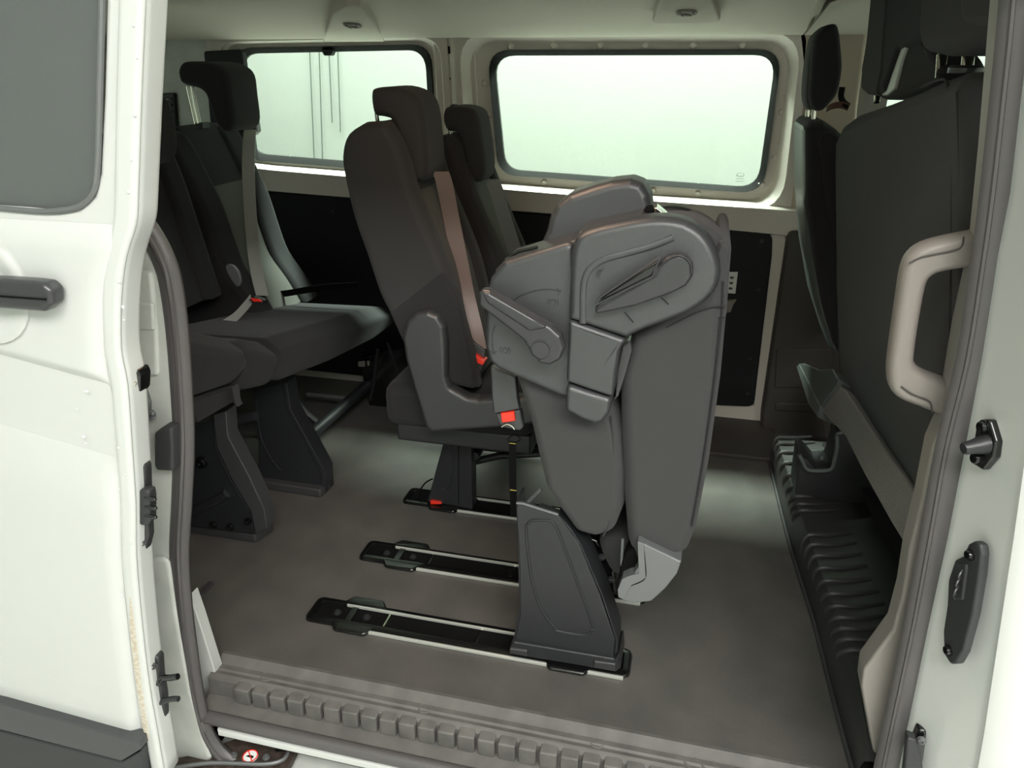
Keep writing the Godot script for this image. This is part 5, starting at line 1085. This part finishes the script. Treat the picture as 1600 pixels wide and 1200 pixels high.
func rear_bench():
	var t := thing("rear_bench", "black bench seat across the rear, behind the middle row", "bench")
	# far back with its headrest
	seat_back(t, L([-1.7365,1.0963,-2.2,-1.6897,1.0697,-2.2,-1.6267,0.9305,-2.2,-1.5946,0.8445,-2.2,-1.5672,0.7259,-2.2,-1.5393,0.6304,-2.2,-1.4799,0.5394,-2.2,-1.4332,0.455,-2.2]), L([-1.7983,1.099,-2.2,-1.8621,1.0759,-2.2,-1.8839,0.984,-2.2,-1.8809,0.8364,-2.2,-1.8515,0.6834,-2.2,-1.8022,0.5252,-2.2,-1.7302,0.387,-2.2,-1.664,0.3191,-2.2]), -2.62, fab_dk, 0.34, 0.125)
	headrest(t, L([-1.691,1.2749,-2.3,-1.6769,1.2978,-2.3,-1.6542,1.3053,-2.3,-1.5844,1.3034,-2.3,-1.5401,1.2922,-2.3,-1.5127,1.2639,-2.3,-1.5113,1.2028,-2.3,-1.5126,1.1246,-2.3,-1.5318,1.0945,-2.3,-1.558,1.094,-2.3,-1.5815,1.1235,-2.3,-1.5927,1.1669,-2.3,-1.6023,1.2059,-2.3,-1.6295,1.2251,-2.3,-1.6684,1.2326,-2.3,-1.6876,1.2441,-2.3]), 0.19, fab_dk, [L([-1.7145,1.2283,-2.38,-1.7025,1.0955,-2.38]), L([-1.683,1.229,-2.36,-1.675,1.1016,-2.36])])
	plate("post_collar", t, pla_dk, rnd(L([-1.6864,1.111,-2.34,-1.6508,1.1177,-2.34,-1.6521,1.0973,-2.34,-1.6874,1.0926,-2.34]), 0.003), Zd(0.04), 0.003)
	# near back, mostly hidden by the door
	seat_back(t, L([-1.6995,1.1131,-1.86,-1.648,1.0661,-1.86,-1.6098,0.9615,-1.86,-1.5855,0.8343,-1.86,-1.5602,0.7017,-1.86,-1.5364,0.5835,-1.86]), L([-1.7873,1.1061,-1.86,-1.844,1.0611,-1.86,-1.8695,0.896,-1.86,-1.8548,0.7024,-1.86,-1.809,0.5197,-1.86]), -2.16, fab_dk, 0.3, 0.1, fab_dk)
	plate("near_headrest", t, fab, cr(L([-1.6599,1.2117,-2.02,-1.6293,1.2119,-2.02,-1.5948,1.1913,-2.02,-1.5855,1.1239,-2.02,-1.5945,1.0509,-2.02,-1.6242,1.0167,-2.02,-1.6658,1.0117,-2.02,-1.6823,1.0672,-2.02]), 3), Zd(0.1), 0.015)
	var g := plate("belt_guide", t, silver, rnd(L([-1.7101,1.1957,-2.14,-1.6788,1.1923,-2.14,-1.6415,1.1742,-2.14,-1.6351,1.1613,-2.14,-1.6387,1.1331,-2.14,-1.6687,1.1326,-2.14,-1.7151,1.1733,-2.14]), 0.004), Zd(0.03), 0.004)
	plate("guide_slot", g, ink, rnd(L([-1.6948,1.185,-2.135,-1.6685,1.1797,-2.135,-1.6438,1.167,-2.135,-1.6508,1.1557,-2.135,-1.6759,1.1666,-2.135]), 0.003), Zd(0.01), 0.002)
	g = plate("belt_guide", t, silver, rnd(L([-1.6596,1.1181,-2.6,-1.629,1.112,-2.6,-1.61,1.099,-2.6,-1.6094,1.0677,-2.6,-1.6273,1.0539,-2.6,-1.6563,1.0713,-2.6]), 0.004), Zd(0.03), 0.004)
	plate("guide_slot", g, ink, rnd(L([-1.642,1.1099,-2.595,-1.622,1.1035,-2.595,-1.6135,1.0904,-2.595,-1.6266,1.0901,-2.595]), 0.003), Zd(0.01), 0.002)
	# cushions: sections at stations along the front edge (plane x = -1.12)
	var fr: PackedVector3Array = L([-1.12,0.7699,-1.2905,-1.12,0.7032,-1.4226,-1.12,0.6116,-1.6128,-1.12,0.597,-1.6333])
	var fb: PackedVector3Array = L([-1.12,0.6066,-1.2444,-1.12,0.5656,-1.3855,-1.12,0.5319,-1.5691,-1.12,0.5285,-1.595])
	cushion(t, fr, fb, fab_dk)
	fr = L([-1.13,0.6044,-1.6451,-1.13,0.5848,-1.684,-1.13,0.5443,-1.7739,-1.13,0.5293,-1.8093])
	fb = L([-1.13,0.4987,-1.6066,-1.13,0.482,-1.6459,-1.13,0.4575,-1.736,-1.13,0.4448,-1.7859])
	cushion(t, fr, fb, fab_dk)
	fr = L([-1.11,0.5661,-1.7827,-1.11,0.5495,-1.8293,-1.11,0.4958,-2.1298,-1.11,0.4348,-2.4935,-1.11,0.4127,-2.5972])
	fb = L([-1.11,0.4621,-1.7443,-1.11,0.4536,-1.7889,-1.11,0.3997,-2.0869,-1.11,0.3588,-2.4203,-1.11,0.3424,-2.5727])
	cushion(t, fr, fb, fab_dk)
	plate("skirt", t, fab_dk, L([-1.16,0.5434,-1.4261,-1.16,0.5033,-1.6371,-1.16,0.4658,-1.6276,-1.16,0.4793,-1.4445]), Vector3(-0.05, 0, 0), 0.004)
	var m := M.new(); strap(m, cro(L([-1.11,0.5426,-1.5416,-1.11,0.5211,-1.5419,-1.11,0.4933,-1.5436,-1.11,0.4853,-1.5534]), 3), Vector3(0, 0, 0.012), 0.004); obj("pull_strap", m, fab, t)
	# belts
	m = M.new(); strap(m, cro(L([-1.5871,1.0809,-2.52,-1.5615,1.0388,-2.46,-1.5536,0.9458,-2.42,-1.5407,0.8197,-2.38,-1.5227,0.6927,-2.34,-1.4953,0.6119,-2.3,-1.4601,0.551,-2.26]), 4), Vector3(0.022, 0, -0.004), 0.002); obj("seat_belt", m, webbing, t)
	m = M.new(); strap(m, cro(L([-1.545,0.4899,-2.02,-1.4794,0.5129,-2.02,-1.4176,0.5482,-2.02,-1.3693,0.5924,-2.02,-1.3477,0.615,-2.02]), 4), Vector3(0.004, -0.014, 0.006), 0.002); obj("lap_belt", m, webbing, t)
	plate("buckle", t, pla_dk, rnd(L([-1.3434,0.6211,-2,-1.3241,0.6308,-2,-1.2878,0.621,-2,-1.2963,0.608,-2,-1.3273,0.6099,-2]), 0.003), Zd(0.02), 0.003)
	plate("red_button", t, red, rnd(L([-1.3349,0.6273,-1.995,-1.3041,0.6254,-1.995,-1.2919,0.6181,-1.995,-1.3233,0.6158,-1.995]), 0.002), Zd(0.015), 0.002)
	plate("belt_anchor", t, silver, cr(L([-1.4074,0.7232,-2,-1.3843,0.7286,-2,-1.3652,0.7097,-2,-1.3614,0.6775,-2,-1.3776,0.66,-2,-1.3993,0.6913,-2]), 3), Zd(0.01), 0.003)
	m = M.new(); strap(m, cro(L([-1.5361,0.5024,-2.42,-1.4551,0.5155,-2.42,-1.3221,0.5441,-2.42,-1.1686,0.5641,-2.42]), 4), Vector3(0.0, 0.012, 0), 0.002); obj("lap_belt", m, ink, t)
	# legs
	var leg := plate("leg", t, steel, L([-1.3085,0.3725,-1.6,-1.2332,0.4126,-1.6,-1.242,0.317,-1.6,-1.2135,0.223,-1.6,-1.1652,0.1162,-1.6,-1.1633,0.0469,-1.6,-1.3808,0.0382,-1.6]), Zd(0.012), 0.003)
	plate("leg_flange", leg, pla, L([-1.2223,0.4285,-1.585,-1.181,0.4427,-1.585,-1.1878,0.367,-1.585,-1.1402,0.2458,-1.585,-1.1091,0.147,-1.585,-1.1102,0.0829,-1.585,-1.1503,0.059,-1.585,-1.1536,0.1316,-1.585,-1.2014,0.2373,-1.585,-1.2297,0.3303,-1.585]), Zd(0.05), 0.003)
	for p in L([-1.2919,0.0602,-1.595,-1.2347,0.0628,-1.595,-1.174,0.0921,-1.595]): bolt(leg, p, Vector3(0, 0, 1), 0.009, gloss)
	for p in L([-1.2919,0.2686,-1.595]): bolt(leg, p, Vector3(0, 0, 1), 0.014, gloss)
	plate("foot", t, rubber, rnd(L([-1.4015,0.03,-1.6145,-1.1755,0.03,-1.6158,-1.1559,0.03,-1.6894,-1.383,0.03,-1.6763]), 0.008), Vector3(0, -0.03, 0), 0.006)
	leg = plate("leg", t, steel, rnd(L([-1.3217,0.352,-1.92,-1.2053,0.3859,-1.92,-1.204,0.2938,-1.92,-1.1545,0.1864,-1.92,-1.1101,0.08,-1.92,-1.1121,-0.0022,-1.92,-1.3541,0.012,-1.92,-1.3306,0.155,-1.92,-1.3269,0.2573,-1.92]), 0.004), Zd(0.014), 0.004)
	plate("leg_flange", leg, steel, L([-1.2088,0.3876,-1.915,-1.1933,0.3891,-1.915,-1.1918,0.2974,-1.915,-1.1424,0.1904,-1.915,-1.0975,0.0892,-1.915,-1.1017,0.0072,-1.915,-1.1162,0.0002,-1.915,-1.1141,0.0822,-1.915,-1.156,0.1887,-1.915,-1.2054,0.2959,-1.915]), Zd(0.06), 0.002)
	m = M.new(); tube(m, cro(L([-1.3123,0.3161,-1.918,-1.316,0.2137,-1.918,-1.3068,0.1496,-1.918,-1.2682,0.0762,-1.918,-1.236,0.0734,-1.918,-1.1939,0.0767,-1.918]), 3), 0.0026, 6); obj("pressed_line", m, steel, leg)
	plate("foot", t, rubber, rnd(L([-1.3562,0.03,-1.8966,-1.1076,0.03,-1.8912,-1.0992,0.03,-1.9516,-1.34,0.03,-1.953]), 0.008), Vector3(0, -0.03, 0), 0.006)
	m = M.new(); tube(m, L([-1.3394,0.3093,-1.75,-1.2051,0.3501,-1.75]), 0.014, 8); obj("cross_tube", m, steel, t)
	m = M.new(); tube(m, L([-1.4204,0.0138,-1.6,-1.3623,0.09,-1.6,-1.256,0.1538,-1.6,-1.2297,0.1746,-1.6]), 0.014, 10); obj("cross_tube", m, steel, t)
	m = M.new(); tube(m, L([-1.3, 0.06, -1.95, -1.25, 0.09, -2.7]), 0.022, 10); obj("long_tube", m, steel, t)
	m = M.new(); tube(m, L([-1.4145,0.1454,-2.3,-1.364,0.0821,-2.3,-1.3153,0.0449,-2.3]), 0.014, 8); obj("brace", m, steel, t)
	m = M.new(); tube(m, L([-1.4717,0.0691,-2.5,-1.2479,0.0706,-2.5]), 0.009, 8); obj("thin_tube", m, silver, t)
	m = M.new(); tube(m, L([-1.1951,0.2535,-2.6,-1.2236,0.0981,-2.6,-1.2463,0.0241,-2.6]), 0.007, 8); obj("brace", m, steel, t)
	m = M.new(); tube(m, L([-1.152,0.2843,-2.6,-1.1071,0.138,-2.6,-1.0715,0.0431,-2.6]), 0.006, 8); obj("brace", m, steel, t)
	plate("leg", t, gloss, L([-1.282,0.2044,-2.6,-1.0581,0.2792,-2.6,-0.9632,0.0123,-2.6,-1.2459,-0.0429,-2.6]), Zd(0.03), 0.004)
	t = thing("paper_label", "tiny pale label low in the dark under the rear bench", "label")
	plate("paper", t, trim_m, rnd(L([-1.2736,0.2009,-2.575,-1.2428,0.2065,-2.575,-1.2448,0.1816,-2.575,-1.2728,0.1789,-2.575]), 0.002), Zd(0.004), 0.001)
	plate("clip", t, trim_m, rnd(L([-1.2344,0.2073,-2.575,-1.2234,0.2083,-2.575,-1.2249,0.189,-2.575,-1.2335,0.1854,-2.575]), 0.002), Zd(0.004), 0.001)
	t = thing("floor_slot", "small dark slot cover on the floor just inside the rear seal", "cover")
	plate("cover", t, rubber, rnd(L([-1.2016,0.006,-1.3667,-1.2008,0.006,-1.4278,-1.1841,0.006,-1.4206,-1.1822,0.006,-1.3555]), 0.006), Vector3(0, -0.006, 0), 0.003)

func cushion(t: Node3D, fr: PackedVector3Array, fb: PackedVector3Array, m0: Material):
	var loops := []
	var n := fr.size()
	for i in n:
		var e := 1.0 if (i > 0 and i < n - 1) else 0.0
		var top := fr[i]; var bot := fb[i]
		var ins := (1.0 - e) * 0.012
		loops.append(rnd(PackedVector3Array([bot + Vector3(-0.02, ins, 0), top + Vector3(0.012 - ins, -0.01 - ins, 0), top + Vector3(-0.05, 0.03 - ins, 0), top + Vector3(-0.42, 0.02 - ins, 0), bot + Vector3(-0.42, ins, 0)]), 0.028, 4))
	var m := M.new()
	loft(m, loops); fan(m, loops[0], true); fan(m, loops[n - 1])
	obj("seat_cushion", m, m0, t, 50.0)

func front_seats():
	# passenger bench, seen from behind
	var t := thing("front_bench", "big dark grey front passenger bench seen from behind, beside the grab handle", "bench")
	plate("backrest", t, fab, rnd(L([0.3501,1.036,-2.3143,0.3416,1.113,-2.3047,0.3386,1.1612,-2.2009,0.3386,1.1911,-2.0547,0.3412,1.2267,-1.7667,0.3431,1.2589,-1.5304,0.3436,1.2783,-1.4134,0.3443,1.2885,-1.3311,0.3454,1.2924,-1.2681,0.3649,1.1326,-1.2075,0.3877,0.9408,-1.1584,0.4106,0.7434,-1.1389,0.4355,0.5197,-1.1583,0.4284,0.5704,-1.213,0.4251,0.5718,-1.349,0.4227,0.5392,-1.6114,0.422,0.4877,-1.8948,0.4189,0.473,-2.1011,0.3886,0.7175,-2.2133]), 0.03), Vector3(0.13, -0.01, 0), 0.03, 0.03, 5)
	var m := M.new(); tube(m, cro(L([0.3418,1.2623,-1.4825,0.3424,1.2769,-1.3847,0.3444,1.2688,-1.3392,0.3507,1.2202,-1.3038,0.3625,1.1234,-1.2677,0.3821,0.96,-1.2214,0.4004,0.8045,-1.1913,0.418,0.6514,-1.1807]), 4), 0.0022, 6); obj("seam", m, fab_dk, t)
	# headrest over the near place, on two posts
	plate("headrest", t, fab, rnd(L([0.3532,1.4461,-1.7021,0.3536,1.3746,-1.6706,0.3539,1.3398,-1.651,0.3543,1.3179,-1.6146,0.3558,1.3107,-1.508,0.3575,1.3098,-1.3857,0.3587,1.3216,-1.2949,0.3597,1.3358,-1.2221,0.36,1.345,-1.2026,0.3597,1.4028,-1.2255]), 0.02), Vector3(0.1, 0, 0), 0.03, 0.03, 5)
	plate("headrest_panel", t, fab, rnd(L([0.3472,1.4141,-1.4036,0.3476,1.3739,-1.3792,0.3478,1.3557,-1.3591,0.3484,1.3498,-1.3186,0.3496,1.3445,-1.2257,0.3501,1.352,-1.1903,0.3499,1.3972,-1.2089]), 0.02), Vector3(0.03, 0, 0), 0.012, 0.01)
	for q in [L([0.3962,1.3136,-1.6186,0.3964,1.2756,-1.5963]), L([0.3975,1.3312,-1.474,0.3977,1.2932,-1.4582])]:
		m = M.new(); tube(m, q, 0.0095, 12); obj("headrest_post", m, chrome, t)
	m = M.new(); lathe(m, L([0.3976,1.2912,-1.4634])[0], Vector3(0, 1, 0), [[0.026, -0.006], [0.026, 0.002], [0.022, 0.006]], 18); obj("post_collar", m, pla_gl, t)
	# second headrest and the hump between the two
	plate("headrest", t, fab_dk, rnd(L([0.3679,1.4925,-2.313,0.3682,1.3431,-2.2519,0.3682,1.283,-2.2545,0.3684,1.241,-2.2209,0.3687,1.228,-2.1542,0.3695,1.2276,-2.0082,0.3698,1.2393,-1.9468,0.3701,1.3234,-1.8808,0.3711,1.3426,-1.6822,0.3709,1.4409,-1.7184]), 0.016), Vector3(0.1, 0, 0), 0.02, 0.02, 4)
	plate("headrest_lit_edge", t, fab_mid, rnd(L([0.3641,1.4873,-2.2856,0.3644,1.3427,-2.2282,0.3643,1.2832,-2.2307,0.3645,1.2387,-2.1945,0.3649,1.2293,-2.115,0.3656,1.231,-1.9896,0.3656,1.2852,-1.9832,0.3651,1.4703,-2.0867]), 0.01), Vector3(0.03, 0, 0), 0.012, 0.012)  # rear strip of the headrest, its light put into a paler fabric colour
	plate("middle_hump", t, fab_dk, cr(L([0.3838,1.2259,-2.0558,0.3839,1.2737,-2.0421,0.3842,1.3183,-2.0006,0.385,1.3386,-1.9063,0.3858,1.3478,-1.7933,0.387,1.3094,-1.6295,0.3874,1.2727,-1.5784,0.3863,1.2503,-1.7205,0.3852,1.2291,-1.8692]), 3), Vector3(0.08, 0, 0), 0.012)
	plate("hump_lit_edge", t, webbing, rnd(L([0.378,1.2297,-2.0275,0.3782,1.2741,-2.0115,0.3785,1.3181,-1.9705,0.3792,1.3391,-1.867,0.3795,1.3395,-1.8337,0.3793,1.3047,-1.8599,0.3792,1.2481,-1.8755,0.3787,1.2329,-1.9391]), 0.006), Vector3(0.02, 0, 0), 0.005)  # lit edge of the hump, painted with the pale webbing colour
	m = M.new(); tube(m, L([0.389,1.2302,-2.0967,0.3891,1.2132,-2.0882]), 0.007, 10); obj("headrest_post", m, chrome, t)
	# driver's seat
	t = thing("driver_seat", "dark driver's seat beyond the front bench, beside the far post", "seat")
	plate("backrest", t, fab_dk, rnd(L([0.2627,1.1339,-2.34,0.2771,1.1511,-2.34,0.3137,1.1517,-2.34,0.3505,1.1288,-2.34,0.4183,1.0693,-2.34,0.52,0.4696,-2.34,0.4713,0.465,-2.34,0.432,0.5034,-2.34,0.3807,0.6223,-2.34,0.3324,0.7763,-2.34,0.2931,0.9239,-2.34]), 0.02), Zd(0.34), 0.025, 0.05, 5)
	plate("lit_rear_face", t, green_pl, rnd(L([0.2592,1.1256,-2.36,0.2732,1.1463,-2.36,0.2921,1.133,-2.36,0.3298,0.9037,-2.36,0.3868,0.7165,-2.36,0.4474,0.5394,-2.36,0.463,0.4652,-2.36,0.4299,0.4856,-2.36,0.373,0.6157,-2.36,0.3245,0.7712,-2.36,0.2834,0.9568,-2.36]), 0.01), Zd(0.31), 0.015, 0.05, 4)  # lighter green tone paints the far window's light on the seat's rear face
	plate("side_wing", t, fab_dk, rnd(L([0.3023,1.0982,-2.33,0.3104,1.1221,-2.33,0.3331,1.1259,-2.33,0.3891,1.0866,-2.33,0.4452,0.7471,-2.33,0.3915,0.8196,-2.33,0.3442,0.9457,-2.33]), 0.012), Zd(0.06), 0.012)
	plate("headrest", t, fab_dk, cr(L([0.2629,1.2655,-2.38,0.2578,1.3558,-2.38,0.2759,1.3871,-2.38,0.297,1.3978,-2.38,0.316,1.3898,-2.38,0.3337,1.33,-2.38,0.3431,1.282,-2.38,0.3407,1.2248,-2.38,0.3252,1.1964,-2.38,0.3048,1.176,-2.38,0.2802,1.1825,-2.38,0.2668,1.2159,-2.38]), 3), Zd(0.17), 0.014, 0.03, 4)
	plate("headrest_lit_back", t, fab_mid, cr(L([0.2539,1.2981,-2.42,0.2578,1.3632,-2.42,0.2721,1.3791,-2.42,0.2828,1.363,-2.42,0.2893,1.265,-2.42,0.2939,1.1892,-2.42,0.275,1.1769,-2.42,0.2593,1.2144,-2.42]), 3), Zd(0.13), 0.008, 0.03, 4)  # paler cloth stands for window light falling on the back of the headrest
	for q in [L([0.2862,1.1703,-2.55,0.2881,1.1448,-2.55]), L([0.2888,1.1771,-2.42,0.2907,1.153,-2.42])]:
		m = M.new(); tube(m, q, 0.006, 10); obj("headrest_post", m, chrome, t)
	m = M.new(); tube(m, cro(L([0.3366,1.2417,-2.3,0.337,1.2194,-2.3,0.3459,1.2035,-2.3,0.3603,1.194,-2.3]), 3), 0.008, 8); obj("belt_guide", m, ink, t)
	m = M.new(); strap(m, cro(L([0.3038,1.1836,-2.3,0.3185,1.1935,-2.3,0.3422,1.197,-2.3,0.3609,1.1908,-2.3]), 3), Vector3(0, 0.008, 0.01), 0.003); obj("seat_belt", m, webbing_warm, t)
	# carpeted bulkhead box under the bench
	t = thing("seat_box", "grey-brown carpeted box with a green-grey metal end under the front bench", "box")
	var cp: PackedVector3Array = L([0.3873,0.3864,-2.1095,0.3967,0.5257,-1.977,0.4,0.5416,-1.8884,0.4099,0.5648,-1.6008,0.4191,0.5911,-1.3379,0.4245,0.609,-1.1876,0.4223,0.5213,-1.1529,0.4189,0.5019,-1.2374,0.4138,0.4849,-1.3793,0.4064,0.4662,-1.5947,0.3993,0.4551,-1.8074])
	plate("carpet", t, carpet, cp, Vector3(0.035, -0.02, 0), 0.004)
	plate("end_cap", t, green_pl, rnd(L([0.3651,0.3799,-2.4917,0.3692,0.4161,-2.4039,0.3788,0.4837,-2.1773,0.3862,0.548,-2.0198,0.3886,0.5489,-1.945,0.3874,0.5263,-1.9557,0.3794,0.4128,-2.0758,0.3745,0.4038,-2.2218]), 0.003), Vector3(0.08, -0.05, 0), 0.004)
	plate("end_side", t, green_pl, rnd(L([0.3631,0.3633,-2.5105,0.3649,0.3894,-2.4609,0.3785,0.4148,-2.0712,0.3783,0.3759,-2.0775,0.3728,0.3497,-2.2343]), 0.002), Vector3(0.05, -0.02, 0), 0.003)
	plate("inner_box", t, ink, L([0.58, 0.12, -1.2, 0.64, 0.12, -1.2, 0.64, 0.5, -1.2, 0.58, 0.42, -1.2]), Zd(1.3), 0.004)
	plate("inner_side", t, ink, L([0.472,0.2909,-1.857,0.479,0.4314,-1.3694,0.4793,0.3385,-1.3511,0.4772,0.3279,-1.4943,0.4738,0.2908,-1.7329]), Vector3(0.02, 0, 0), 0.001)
